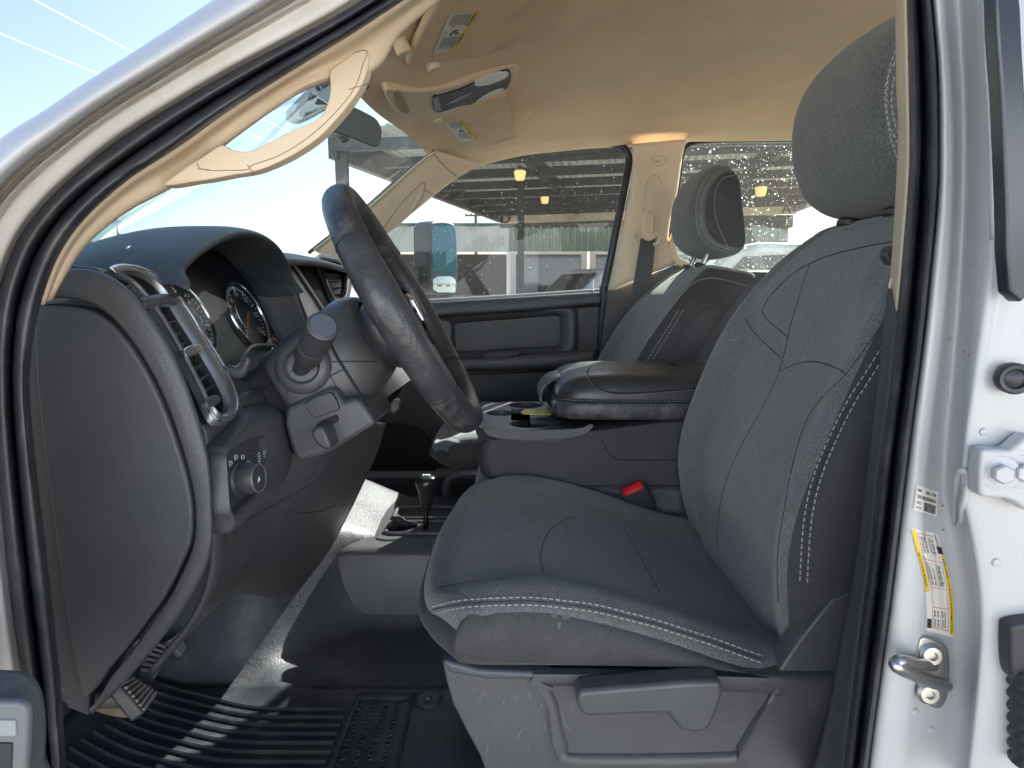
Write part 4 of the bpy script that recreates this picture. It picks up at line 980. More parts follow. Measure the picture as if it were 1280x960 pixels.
MB().grid(h, cv=True).build('shield_frame', PL, shield, smooth=60)
MB().poly([p + V((0, .0015, 0)) for p in i_]).build('shield_inset', PANEL, shield, smooth=0)
hd = [(722,868),(728,864),(800,858),(860,853),(898,852),(904,856),(903,870),(898,888),(889,908),(882,915),(868,917),(852,915),(843,905),(836,893),(760,896),(735,897),(726,893),(721,880)]
MB().prism(pxl(hd, .612), (0, .030, 0)).build('lift_handle', PLG, shield, bevel=.005, bseg=3)
mb = MB()
rs_ = random.Random(5); SCUFF = mat('scuff_grey', (.24,.23,.22), .8)
for k in range(12):
    x, y = rs_.uniform(575, 690), rs_.uniform(862, 945); L0 = rs_.uniform(4, 16); an = rs_.uniform(-1.9, -1.1)
    if x < 565 + (y - 850) * .45: continue
    MB().tube([P(x, y, .6478), P(x + L0 * .5 * math.cos(an), y + L0 * .5 * math.sin(an), .6477), P(x + L0 * math.cos(an), y + L0 * math.sin(an), .6478)], [.0002, .0005, .0002], n=4).build('scuff_mark', SCUFF, shield, smooth=0)
for ln in ([(703,890),(706,905),(714,914)], [(712,880),(716,884)]): MB().tube(cr(pxl(ln, .6448), 5), .0005, n=4).build('scuff_mark', SCUFF, shield, smooth=0)
# --- the seat's lower pan and track
MB().prism(pxl([(560,840),(1000,840),(1000,975),(640,975),(600,930)], .68), (0, .42, 0)).build('seat_pan', PLD, drv, bevel=.01)
# stains on the skirt
def lines(name, m_, parent, items, smooth=0):
    for it in items: it.build(name, m_, parent, smooth=smooth)
STAIN = mat('pale_stain', (.115,.115,.118), .9, ('noise', 300, .4, .001))
for q in ([(688,769),(693,767),(697,770),(692,773)], [(702,771),(709,768),(713,772),(706,775)], [(696,778),(701,777),(700,785),(698,786)], [(686,751),(692,749),(692,755),(686,756)]):
    d = drape(bvS, q + [q[0]], .0006, 3)
    if len(d) > 5: MB().poly([a for a, n in d[:-1]]).build('stain', STAIN, drv, smooth=0)
def copy_thing(o, off, skip=()):
    r = o.copy(); COL.objects.link(r); r.location = o.location + V(off)
    for ch in o.children:
        if ch.name.split('.')[0] in skip: continue
        c = ch.copy(); COL.objects.link(c); c.parent = r; c.matrix_parent_inverse = ch.matrix_parent_inverse.copy()
        for gch in ch.children:
            d = gch.copy(); COL.objects.link(d); d.parent = c; d.matrix_parent_inverse = gch.matrix_parent_inverse.copy()
    return r
pas = copy_thing(drv, (-.090, .80, 0), skip=('side_shield', 'seat_pan', 'stitching', 'piping', 'stain'))
piv = V((.33, YC, 1.03)); REC = Matrix.Translation(piv) @ Matrix.Rotation(math.radians(9), 4, 'Y') @ Matrix.Translation(-piv)
hc = V((cxh, YC, 1.52)); HSC = Matrix.Translation(hc + V((0, 0, .026))) @ Matrix.Scale(.93, 4) @ Matrix.Translation(-hc)
for c in pas.children:
    if c.name.startswith(('backrest', 'headrest', 'post')):   # the far seat leans back a little more
        c.matrix_parent_inverse = c.matrix_parent_inverse @ REC @ (HSC if c.name.startswith('headrest') and 'post' not in c.name else Matrix.Identity(4))
pas['label'] = 'front passenger seat in charcoal cloth beyond the console, beside the far door'
bvQ = bvh_of([o for o in pas.children if o.name.startswith(('backrest', 'cushion'))])
stitch_line(pas, drape(bvQ, [(940,360),(905,350),(885,348),(868,354),(850,371),(832,394),(815,418),(798,442),(783,467)], .0008, 10), THREAD, step=.006, r=.0006, fill=.75)
for dx in (0, 6): stitch_line(pas, drape(bvQ, [(848 + dx, 388),(838 + dx, 405),(822 + dx, 430),(808 + dx, 452),(800 + dx, 464)], .001, 8), THREAD, step=.0075)
for ln in ([(813,372),(808,382),(815,393),(823,403)], [(800,378),(806,388),(815,402)]): stitch_line(pas, drape(bvQ, ln, .0008, 8), THREAD, step=.005, r=.0006, fill=.75)
for ln in ([(950,360),(925,376),(905,382),(885,385),(868,397),(845,430),(828,465)], [(862,335),(850,343),(838,350)]):
    ms = MB(); welt(ms, drape(bvQ, ln, -.0003), .0011)
    if ms.v: ms.build('piping', SEAMF, pas, smooth=60)

# =====================================================================  CENTRE CONSOLE (fold-down middle seat)
con = thing('centre_console', 'wide dark centre console with cup holders and padded lid between the front seats', 'console', (.25, 1.31, .85))
Y0, Y1 = 1.145, 1.475
# base body with rounded front
cs = [(-.072,1.105),(-.066,1.075),(-.045,1.062),(.02,1.058),(.30,1.058),(.52,1.058),(.52,1.19),(.30,1.185),(.06,1.158),(-.02,1.154),(-.06,1.150),(-.072,1.135)]
rows = []
for y, k in ((Y0 + .002, .86), (Y0, .90), (Y0 + .006, .945), (Y0 + .03, .98), ((Y0 + Y1) / 2, 1.004), (Y1 - .03, .98), (Y1 - .006, .945), (Y1, .90), (Y1 - .002, .86)):
    rows.append([V((.22 + (x - .22) * k, y, 1.12 + (z - 1.12) * lerp(1, k, .35))) for x, z in cs])
body = MB(); gB = [r for r in rows]
body.grid(gB, cv=True); b0_ = 0
body.face(list(range(len(cs)))[::-1]); body.face([8 * len(cs) + k for k in range(len(cs))])
body = body.build('base', mat('dark_vinyl_cloth', (.042,.041,.045), .6, ('grain', 500, .2, .0006), vary=.08, dust=((.14,.13,.12), .2, 10)), con, smooth=50, bevel=.006)
# cup holder tray
tr_o = [(-.075,1.25),(-.071,1.212),(-.060,1.182),(-.042,1.162),(-.018,1.150),(.02,1.146),(.10,1.146),(.10,1.474),(.02,1.474),(-.025,1.469),(-.052,1.452),(-.068,1.425),(-.075,1.38)]
tray = MB().prism([V((x, y, 1.140)) for x, y in tr_o], (0, 0, .026)).build('cup_tray', PLG, con, bevel=.007, smooth=50)
bake(tray)
cuts = MB()
for cx, cy, rx in ((.032,1.420,.041),(-.024,1.325,.034),(.036,1.212,.042)):
    cuts.lathe([(rx * .9, -.08), (rx * .93, -.02), (rx, .03)], V((cx, cy, 1.165)), (0, 0, 1), 32)
for k in range(3): pass
for cx, cy, rx in ((.032,1.420,.041),(-.024,1.325,.034),(.036,1.212,.042)):
    c1 = MB(); c1.lathe([(rx * .9, -.07), (rx * .93, -.02), (rx, .03)], V((cx, cy, 1.165)), (0, 0, 1), 32); cu_ = c1.build('c', PLD)
    cut(tray, cu_); c1 = MB(); c1.lathe([(rx * .9, -.07), (rx * .93, -.02), (rx, .03)], V((cx, cy, 1.165)), (0, 0, 1), 32); cut(body, c1.build('c', PLD)) if body.modifiers or True else None
c1 = MB(); c1.box((.018, 1.31, 1.165), (.04, .13, .12)); cut(tray, c1.build('c', PLD)); c1 = MB(); c1.box((.018, 1.31, 1.15), (.04, .13, .09)); cut(body, c1.build('c', PLD))
mb = MB()
for cx, cy, rx in ((.032,1.420,.040),(-.024,1.325,.033),(.036,1.212,.041)):
    mb.lathe([(rx * .9, .0), (rx * .9, .003)], V((cx, cy, 1.097)), (0, 0, 1), 28)
mb.build('cup_liner', RUB, con)
# side moulding that drops from the tray
slab([(604,536),(612,545),(640,550),(700,549),(724,545),(735,540),(742,532),(736,531),(720,536),(640,539),(612,537)], 1.1425, .01, 'tray_edge', PL, con, bevel=.004, curve=3)
# padded lid: two cushions over a piped seam
def lidrow(z, k, dx=0): 
    o_ = [(.082,1.215),(.092,1.185),(.13,1.166),(.22,1.160),(.36,1.158),(.52,1.158),(.52,1.31),(.52,1.462),(.36,1.462),(.22,1.460),(.13,1.454),(.092,1.435),(.082,1.405),(.078,1.31)]
    return [V((.32 + (x - .32) * k + dx, 1.31 + (y - 1.31) * (k if k < 1 else k), z)) for x, y in o_]
lr = [lidrow(1.185, .97), lidrow(1.184, .995), lidrow(1.192, 1.012), lidrow(1.203, 1.016), lidrow(1.213, 1.006), lidrow(1.218, .988), lidrow(1.2205, .978)]
MB().grid(patch(lr, 3, 4, cv=True), cv=True).build('lid_lower_pad', LEATH, con, smooth=180)
lr = [lidrow(1.217, .975), lidrow(1.222, .99), lidrow(1.232, .985), lidrow(1.244, .962), lidrow(1.254, .93, .006), lidrow(1.262, .88, .012), lidrow(1.267, .80, .016), lidrow(1.270, .68, .018), lidrow(1.272, .4, .02), lidrow(1.2725, .05, .02)]
lid = MB().grid(patch(lr, 3, 4, cv=True), cv=True).build('lid', mat('lid_leather', (.036,.036,.039), .36, ('grain', 700, .25, .0006), vary=.15, dust=((.16,.15,.13), .4, 12), rvar=.1), con, smooth=180)
bvL = bvh_of([lid]); mb = MB(); ms = MB()
inner_l = [(738,459),(734,466),(738,476),(750,486),(768,491),(800,491),(850,487),(876,485)]
d = drape(bvL, inner_l, .0002, 10); welt(ms, d, .0016); dashes(mb, [(a + n * .0015, n) for a, n in drape(bvL, [(x, y + 2) for x, y in inner_l], .0008, 10)], .006, .0006)
tr = [lerp(p, q, .5) for p, q in zip(cr(lidrow(1.219, .996), 5, True), cr(lidrow(1.2205, .996), 5, True))]
ms.tube(tr, .0026, n=8, closed=True)
dashes(mb, [(p + V((0, -.0028, .001)), 0) for p in cr(lidrow(1.2195, .996), 8, True)], .007, .0008, .6)
mb.build('lid_stitching', mat('grey_thread', (.22,.22,.22), .7), con, smooth=0); ms.build('lid_piping', SEAM, con)
# latch grip at the front of the lid
MB().grid(patch([[V((x, y, z)) for y in (1.255,1.27,1.31,1.35,1.365)] for x, z in ((.062,1.195),(.058,1.212),(.064,1.232),(.08,1.246),(.10,1.25),(.115,1.246))], 3, 3)).build('lid_latch', PLG, con, smooth=80, solid=.006)
mb = MB(); ln = cr(pxl([(752,549),(757,562),(765,571),(780,575),(845,575)], 1.1445), 6); mb.tube(ln, .0009, n=5); mb.build('base_seam', SEAM, con)
# yellow tag lying across the cup holders
tgm = MB(); tgm.prism([PZ(x, y, 1.180 - .006 * (x > 670)) for x, y in ((651,515),(657,512),(695,513),(690,519),(653,518))], (0, 0, .0012))
tg = tgm.build('paper_tag', mat('yellow_paper', (.72,.66,.16), .6), None, bevel=.0003, smooth=0); tag(tg, 'narrow yellow paper tag lying across the console cup holders', 'tag')
# middle seat cushion under the console
rows = []
for y, dz in ((1.165,-.05),(1.168,-.012),(1.185,.0),(1.31,.006),(1.435,0),(1.452,-.012),(1.455,-.05)):
    rows.append([V((x, y, z + dz)) for x, z in ((-.075,.90),(-.082,.97),(-.078,1.02),(-.055,1.046),(.0,1.052),(.2,1.050),(.45,1.04))])
mid = MB().grid(patch(rows, 4, 4)).build('middle_seat_cushion', FAB, None, smooth=180); tag(mid, 'charcoal cloth middle seat cushion under the centre console', 'seat cushion')
# seat belt buckle
bk = thing('belt_buckle', 'black seat belt buckle with red release button between driver seat and console', 'buckle', tuple(P(815, 640, 1.15)))
ba, bb = P(792, 612, 1.15), P(822, 652, 1.16)
axb = (bb - ba).normalized()
top = pxl([(778,607),(800,600),(806,608),(783,618)], 1.14)
def bq(t, g_): c = P(792, 609, 1.145).lerp(P(832, 668, 1.165), t); return c
e1 = V((.82, .0, .18)).normalized(); dwn = (P(828, 668, 1.19) - P(791, 611, 1.12)).normalized(); e2 = dwn.cross(e1).normalized(); e1 = e2.cross(dwn).normalized()
c0 = P(791, 611, 1.12)
def ringb(t, a, b): return [c0 + dwn * t + e1 * (a * x) + e2 * (b * y) for x, y in ((-1.2,-.8),(-1,-1.2),(1,-1.2),(1.2,-.8),(1.2,.8),(1,1.2),(-1,1.2),(-1.2,.8))]
mb = MB(); rr = [ringb(0, .019, .010), ringb(.004, .0205, .0115), ringb(.05, .0205, .0115), ringb(.062, .017, .010), ringb(.10, .014, .007)]
mb.grid(rr, cv=True); mb.face(range(8)); mb.build('buckle_housing', PLD, bk, smooth=50)
mb = MB(); rr = [ringb(.004, .0165, .0085), ringb(-.0035, .016, .008), ringb(-.005, .0145, .0065)]; mb.grid(rr, cv=True); mb.face([16 + k for k in range(8)]); mb.build('release_button', RED, bk, smooth=50)
pth = [c0 + dwn * .09, c0 + dwn * .14 + V((0,0,-.01)), c0 + dwn * .2 + V((.01,0,-.05))]
MB().tube(cr(pth, 5), .014, n=8, flat=.25).build('buckle_strap', SIDE, bk)
# =====================================================================  ROOF FITTINGS, MIRROR, VISORS
bvHL = bvh_of([o for o in cab.children if o.name.startswith('headliner')])
def roof_plane(pxs, proud):
    # plane resting just under the cloth below a set of sight lines
    hit = []
    for x, y in pxs:
        d = ray(x, y).normalized(); loc, nn, _, _ = bvHL.ray_cast(V((0, 0, CAMZ)), d)
        if loc is not None: hit.append(loc)
    c = sum(hit, V((0, 0, 0))) / len(hit)
    sxx = sum((h.x - c.x) ** 2 for h in hit); syy = sum((h.y - c.y) ** 2 for h in hit); sxy = sum((h.x - c.x) * (h.y - c.y) for h in hit)
    sxz = sum((h.x - c.x) * (h.z - c.z) for h in hit); syz = sum((h.y - c.y) * (h.z - c.z) for h in hit)
    D = sxx * syy - sxy * sxy; a = (sxz * syy - syz * sxy) / D; b = (syz * sxx - sxz * sxy) / D
    n = V((-a, -b, 1)).normalized(); low = min((h - c).dot(n) for h in hit)
    return c + n * (low - proud), n
VNv = V((-.50, 0, 1)).normalized()
def PVz(px, py, off=0): return PN(px, py, V((-.20, 1.2, 1.822)) - VNv * off, VNv)
def visor(outline, label, lab_px, band_side, pivots, far=False):
    t = thing('sun_visor', label, 'sun visor', tuple(PN(*outline[0], V((-.20, 1.2, 1.822)), VNv)), 'sun visors')
    pl_, VN = roof_plane([p for p in outline if p[1] > -30], .004 if far else .002)
    def PVz(px, py, off=0): return PN(px, py, pl_ - VN * off, VN)
    pts = cr([PVz(x, y, .012) for x, y in outline], 3, True)
    MB().prism(pts, VN * .014).build('visor_panel', VISOR, t, bevel=.008, bseg=4)
    for (x, y) in pivots:
        c = PVz(x, y, .004); mb = MB(); mb.lathe([(.013, -.012), (.013, .008), (.010, .012), (0, .013)], c, -VN, 18); mb.build('visor_pivot', BEIGE, t)
    # warning label: white sheet, yellow band, fine print and small pictogram
    def at(u, v, off):
        q = lab_px; x = lerp(lerp(q[0][0], q[1][0], u), lerp(q[3][0], q[2][0], u), v); y = lerp(lerp(q[0][1], q[1][1], u), lerp(q[3][1], q[2][1], u), v)
        return PVz(x, y, .0125 + off)
    mb = MB()
    def rect(u0, v0, u1, v1, off, m): mb.poly([at(u0, v0, off), at(u1, v0, off), at(u1, v1, off), at(u0, v1, off)], m)
    rect(0, 0, 1, 1, .0006, 0); rect(.84, 0, 1, 1, .0010, 1)
    rn = random.Random(11); u = .76
    while u > .14:
        for (va, vb) in ((.04,.40),(.60,.95)):
            v = va; end = vb - rn.uniform(0, .10)
            if u > .70 : v = va
            while v < end:
                w_ = min(rn.uniform(.025, .07), end - v); rect(u, v, u + .026, v + w_, .0012, 2); v += w_ + .012
        u -= .068
    for a, b, c_, d in ((.46,.43,.62,.47),(.40,.455,.52,.50),(.5,.50,.66,.53),(.36,.50,.44,.57),(.56,.535,.70,.56),(.14,.44,.17,.52)): rect(a, b, c_, d, .0012, 2)
    for v0, wd in ((.03, 'WARNING'), (.56, 'WARNING')):
        o = at(.975, v0, .0014); e = at(.975, 1, .0014) - o; uu = at(.85, v0, .0014) - o
        w0 = letters('\u26a0' if False else wd, at(.865, v0, .0014) if False else o + uu, e, -uu, uu.length * 1.1, mb)
    k = len(mb.f); nface0 = 0
    # text faces come last and are ink
    cnt = [i for i, f_ in enumerate(mb.f) if len(f_) != 4 or i > 0]
    lb = mb
    tri0 = next((i for i, f_ in enumerate(mb.f) if len(f_) == 3), len(mb.f))
    mb.m = [m_ if i < tri0 else 2 for i, m_ in enumerate(mb.m)]
    mb.build('warning_label', [PAPER, YEL, INK], t, smooth=0, fixn=False)
    return t
visor([(509,79),(516,62),(530,32),(545,4),(556,-14),(690,-22),(684,-4),(668,24),(650,50),(640,58),(622,66),(590,73),(556,77),(522,83),(511,83)], 'larger tan sun visor nearest the open driver door, with warning label', [(562,18),(600,14),(569,63),(541,68)], 1, [(502,58),(540,79)])
visor([(531,151),(540,147),(575,134),(628,121),(634,127),(642,158),(646,170),(640,174),(600,185),(586,187),(567,184),(562,180)], 'smaller tan sun visor on the far side of the roof, behind the overhead console', [(557,154),(577,150),(596,174),(576,178)], 1, [(547,147)], True)
oc = thing('overhead_console', 'beige overhead console with black switch strip and two clear map lamps', 'overhead console', (-.12, 1.3, 1.85))

oc_px = [(488,118),(500,116),(535,117),(568,111),(600,100),(630,89),(644,86),(640,103),(606,127),(572,140),(535,144),(508,142)]
pO, nO = roof_plane(oc_px, .002)
def PO(px, py, off=0): return PN(px, py, pO - nO * off * .7, nO)
MB().prism(cr([PO(x, y, .006) for x, y in ((481,118),(486,112),(502,113),(535,114),(568,108),(600,97),(630,85),(645,82),(649,88),(646,101),(634,114),(606,130),(572,143),(535,148),(508,146),(492,136))], 3, True), nO * .03).build('console_body', BEIGE, oc, bevel=.008, bseg=4)
MB().prism(cr([PO(x, y, .0085) for x, y in ((493,116),(502,117),(512,138),(505,142),(497,134))], 2, True), nO * .006).build('bin_edge', mat('dark_beige_gap', (.40,.31,.21), .6), oc, bevel=.001)  # edge strip in a darker beige than the console body
blk = MB().prism(cr([PO(x, y, .0095) for x, y in ((541,122),(552,119),(580,110),(596,102),(612,95),(632,88),(638,90),(639,100),(632,112),(612,124),(596,130),(575,133),(556,139),(544,140))], 3, True), nO * .008).build('switch_strip', mat('piano_black', (.015,.017,.02), .45, spec=.25), oc, bevel=.001)
LENS = mat('clear_ribbed_lens', (.78,.78,.74), .22, ('noise', 500, .3, .001))
for q in ([(594,103),(606,97),(625,91),(634,90),(636,94),(630,99),(612,106),(596,108)], [(594,129),(604,121),(618,114),(628,111),(631,114),(624,121),(610,127),(598,131)]):
    MB().prism(cr([PO(x, y, .012) for x, y in q], 2, True), nO * .004).build('map_lamp', LENS, blk, bevel=.001)
MB().prism(cr([PO(x, y, .013) for x, y in ((541,123),(548,121),(552,138),(545,140))], 1, True), nO * .004).build('console_button', mat('dark_grey_button', (.10,.11,.12), .35), blk, bevel=.001)
mb = MB()
for k in range(4):
    mb.tube([PO(557 + k * 4, 131 - k * 1.0, .0105), PO(578 + k * 4, 120 - k * 1.5, .0105)], .0008, n=4)
for k in range(3): mb.lathe([(.0014, 0), (0, .0006)], PO(610, 107 + k * 4, .0105), -nO, 8)
mb.build('switch_mark', mat('mark_grey', (.5,.5,.5), .5), blk)
# small roof fittings
hk = MB().prism(cr(pxl([(753,138),(762,134),(772,135),(775,142),(772,149),(760,150),(752,147)], 1.90), 3, True), (0, -.006, .0)).build('hook_cover', BEIGE, cab, bevel=.002)
MB().prism(cr(pxl([(758,140),(767,138),(769,145),(760,147)], 1.893), 2, True), (0, -.002, 0)).build('hook_slot', mat('beige_slot', (.42,.33,.23), .6), hk)
MB().prism(cr(pxl([(656,147),(662,141),(671,136),(672,138),(664,144),(659,148)], 1.80), 2, True), (0, -.004, 0)).build('hook_cover', BEIGE, cab, bevel=.001)

# windscreen: curved laminated pane with a dark sensor patch
near_e = [(500,12,.66),(450,54,.64),(380,97,.625),(300,147,.61),(230,195,.60),(165,235,.59),(110,280,.58),(75,325,.575),(44,430,.565)]
far_e = [(541,186,1.885),(527,199,1.90),(510,213,1.91),(492,229,1.925),(472,247,1.94),(455,261,1.955),(435,277,1.97),(415,293,1.985),(392,312,2.0)]
top_e = [P(500,12,.66), P(474,55,.90), P(458,98,1.2), P(466,112,1.36), P(499,150,1.67), P(541,186,1.885)]
bot_e = [P(44,430,.565), V((-.62,.75,1.33)), V((-.86,1.0,1.35)), V((-.96,1.3,1.38)), V((-.88,1.67,1.42)), P(392,312,2.0)]
nE = resample(cr(pxl(near_e, 1), 8), 13); fE = resample(cr(pxl(far_e, 1), 8), 13)
tE = resample(cr(top_e, 8), 13); bE = resample(cr(bot_e, 8), 13)
gl_rows = []
for i in range(13):
    u = i / 12; row = []
    for j in range(13):
        w_ = j / 12   # Coons patch between the four edges
        a = nE[j].lerp(fE[j], u) + tE[i].lerp(bE[i], w_) - (tE[0].lerp(tE[12], u).lerp(bE[0].lerp(bE[12], u), w_))
        row.append(a)
    gl_rows.append(row)
WS = glass('windscreen_glass', (.80,.95,.95), .03, .5, specks=[(240, .30, .35, 5)], spray=.016)
ws = MB().grid(patch(gl_rows, 2, 2)).build('windscreen', WS, None, smooth=180); tag(ws, 'dusty laminated windscreen with faint green tint between the pillars', 'windscreen')

# inner mirror on its windscreen mount
rm = thing('rear_view_mirror', 'grey interior rear view mirror hanging from the windscreen', 'mirror', tuple(P(440, 140, 1.3)))
q = [(413,160),(421,150),(433,136),(440,133),(456,140),(470,148),(476,157),(478,166),(476,178),(473,183),(466,183),(440,173),(420,166)]
mN = V((.80, -.52, -.28)).normalized(); mO = P(446, 158, 1.30)
def PMr(px, py, o=0): return PN(px, py, mO + mN * o, mN)
pts = cr([PMr(x, y) for x, y in q], 3, True)
MB().prism(pts, -mN * .028).build('mirror_housing', PLD, rm, bevel=.006)
cen = sum(pts, V((0,0,0))) / len(pts)
MB().poly([cen + (p - cen) * .93 + mN * .0012 for p in pts]).build('mirror_glass', mat('dimmed_mirror', (.20,.21,.22), .12, None, spec=.9), rm, smooth=0)
MB().tube(cr([cen - mN * .02, cen - mN * .05 + V((0, 0, .01)), P(405, 120, 1.30) + V((-.03, 0, 0))], 4), .009, n=10).build('mirror_arm', PLD, rm)
MB().prism(cr(pxl([(362,138),(370,126),(392,106),(412,94),(418,100),(416,128),(408,136),(380,150),(366,148)], 1.34), 3, True), (-.02, .03, 0)).build('sensor_housing', mat('sensor_grey', (.33,.36,.38), .4), rm, bevel=.006)
for q in ([(395,107),(404,98),(413,95),(412,104),(400,112),(395,112)], [(373,140),(380,132),(392,126),(397,129),(394,137),(380,145),(374,144)]):
    MB().prism(cr(pxl(q, 1.335), 3, True), (0, .008, 0)).build('sensor_lens', mat('sensor_black', (.01,.012,.015), .2), rm, bevel=.002)
MB().prism(pxl([(423,172),(432,170),(436,174),(427,178)], 1.32), (0, .01, 0)).build('mirror_knob', PLD, rm, bevel=.001)

# =====================================================================  FAR FRONT DOOR
pd = thing('passenger_door', 'far front door with black moulded panel, map pocket and dusty window', 'car door', (-.2, 2.1, .85))
body_o = [(430,380),(530,377),(560,376),(640,371),(700,367),(752,364),(752,400),(746,500),(742,640),(700,760),(300,760),(330,560),(400,420)]
MB().prism(pxl(body_o, 2.10), (0, .09, 0)).build('door_panel', PLD, pd, bevel=.006)
# raised upper roll, recessed map bin with frame, armrest ledge, lower pocket
g = patch([[P(500,379,2.09), P(560,376,2.09), P(640,371,2.09), P(752,363.5,2.09)], [P(500,382,2.055), P(560,378,2.055), P(640,373,2.055), P(751,366,2.055)], [P(500,396,2.045), P(560,391,2.045), P(640,386,2.045), P(750,377,2.045)], [P(500,400,2.06), P(560,395,2.06), P(640,390,2.06), P(750,381,2.06)], [P(500,402,2.10), P(560,397,2.10), P(640,392,2.10), P(750,383,2.10)]], 3, 3)
MB().grid(g).build('upper_roll', PL, pd, smooth=180)
ro = [(558,402),(566,395),(640,388),(715,383),(722,390),(722,436),(714,441),(640,445),(566,450),(558,444)]
ri = [(569,410),(575,404),(640,399),(694,395),(699,400),(699,427),(692,432),(640,435),(577,439),(570,434)]
o_ = resample(cr(pxl(ro, 2.085), 3, True) + [P(*ro[0], 2.085)], 61)[:-1]; i_ = resample(cr(pxl(ri, 2.10), 3, True) + [P(*ri[0], 2.10)], 61)[:-1]
MB().grid([[p + V((0, .02, 0)) for p in o_], o_, [lerp(a, b, .3) + V((0, -.012, 0)) for a, b in zip(o_, i_)], [lerp(a, b, .7) + V((0, -.008, 0)) for a, b in zip(o_, i_)], i_, [p + V((0, .01, 0)) for p in i_]], cv=True).build('map_pocket', PLG, pd, smooth=80)
MB().poly([p + V((0, -.004, 0)) for p in i_]).build('pocket_insert', mat('pocket_grey', (.07,.07,.074), .5), pd, smooth=0)
g = patch([[P(520,448,2.09), P(600,446,2.09), P(680,441,2.09), P(748,436,2.09)], [P(520,450,2.0), P(600,448,2.0), P(680,443,2.0), P(742,438,2.0)], [P(520,456,1.985), P(600,455,1.985), P(680,452,1.985), P(741,447,1.985)], [P(520,464,2.0), P(600,463,2.0), P(680,461,2.0), P(741,458,2.0)], [P(520,466,2.09), P(600,465,2.09), P(680,463,2.09), P(748,460,2.09)]], 3, 3)
arm = MB().grid(g).build('armrest', PL, pd, smooth=180)
MB().prism(cr(pxl([(604,443),(612,440),(640,438),(648,439),(648,444),(630,447),(606,448)], 1.998), 2, True), (0, .02, 0)).build('pull_cup', mat('cup_black', (.015,.016,.018), .5), arm, bevel=.002)
MB().prism(cr(pxl([(548,402),(560,401),(564,406),(564,428),(560,432),(548,433)], 2.07), 2, True), (0, .03, 0)).build('door_handle', PLG, pd, bevel=.004)
slab([(577,468),(640,466),(738,462),(736,560),(577,560)], 2.085, .02, 'lower_panel', mat('door_lower_vinyl', (.032,.036,.042), .5, ('grain', 380, .3, .001)), pd, bevel=.004)
# speaker grille with a honeycomb of holes, low at the front
gp = cr(pxl([(450,560),(470,535),(505,530),(535,548),(545,600),(535,650),(495,668),(455,640)], 2.075), 4, True)
spk = MB().prism(gp, (0, .012, 0)).build('speaker_grille', mat('speaker_black', (.014,.016,.02), .5), pd, bevel=.003)
mb = MB(); cg = sum(gp, V((0,0,0))) / len(gp)
for i in range(-7, 8):
    for j in range(-9, 10):
        c = cg + V((i * .030, -.002, (j + .5 * (i % 2)) * .0345))
        if (V((c.x - cg.x, 0, (c.z - cg.z) * .72))).length > .098: continue
        mb.tube([c + V((.0185 * math.cos(math.pi * k / 3), 0, .0185 * math.sin(math.pi * k / 3))) for k in range(6)], .0014, n=4, closed=True)
mb.build('honeycomb', mat('honeycomb_grey', (.04,.043,.048), .5), spk, smooth=0)
# window pane and black frame seal
wpx = [(430,382),(430,330),(470,295),(490,278),(525,249),(560,225),(600,202),(650,191),(700,185),(765,179),(784,186),(789,205),(780,250),(767,310),(754,364),(640,371),(540,377)]
DG = glass('door_glass', (.52,.56,.57), .022, .4, specks=[(150, .17, .6, 12), (330, .24, .45, 10)], spray=.004)
MB().poly(pxl(wpx, 2.115)).build('window_pane', DG, pd, smooth=0)
mb = MB(); fr = [(560,227),(600,203.5),(650,192),(700,186),(740,183),(766,181),(778,184),(785,193),(786,206),(779,245),(771,285),(763,325),(754,366)]
mb.tube(cr(pxl(fr, 2.06), 5), [.004 + .0095 * smooth((k - 18) / 16) for k in range(61)], n=10)
mb.build('window_seal', RUB, pd)
mb = MB(); mb.tube(pxl([(470,381),(540,375.5),(640,370),(752,362.5)], 2.085), .0055, n=8); mb.build('sill_seal', mat('pale_dusty_seal', (.42,.44,.45), .5), pd)
MB().tube([P(742,364,2.075), P(742,349,2.075)], .0035, n=10).build('lock_knob', CHROME, pd)
MB().prism(pxl([(752,364),(760,360),(758,480),(746,480)], 2.05), (0, .05, 0)).build('door_edge_seal', RUB, pd, bevel=.003)

# far rear door window with rain drops
rd = thing('rear_passenger_door', 'far rear door with a tinted window covered in rain drops', 'car door', (.8, 2.12, .9))
wr = [(836,300),(840,268),(847,235),(851,200),(858,182),(880,175),(930,174),(1010,173),(1300,172),(1300,352),(1000,350),(870,337),(845,330)]
RG = glass('tinted_rear_glass', (.46,.51,.46), .04, .8, specks=[(68, .24, .62, 3.0), (125, .26, .62, 2.6), (240, .30, .5, 4)], spray=.015)
MB().poly(pxl(wr, 2.125)).build('window_pane', RG, rd, smooth=0)
mb = MB(); mb.tube(cr(pxl([(834,318),(836,295),(842,262),(848,232),(852,200),(858,184),(870,178),(900,175.5),(960,174.5),(1010,174),(1300,172)], 2.09), 5), .0075, n=8); mb.build('window_seal', RUB, rd)
mb = MB(); mb.tube(pxl([(846,332),(870,338),(960,343),(1010,344),(1300,346)], 2.10), .006, n=8); mb.build('sill_seal', mat('pale_sill', (.6,.6,.58), .5), rd)
MB().prism(pxl([(846,334),(1300,350),(1300,560),(846,560)], 2.135), (0, .07, 0)).build('door_panel', PLD, rd, bevel=.004)

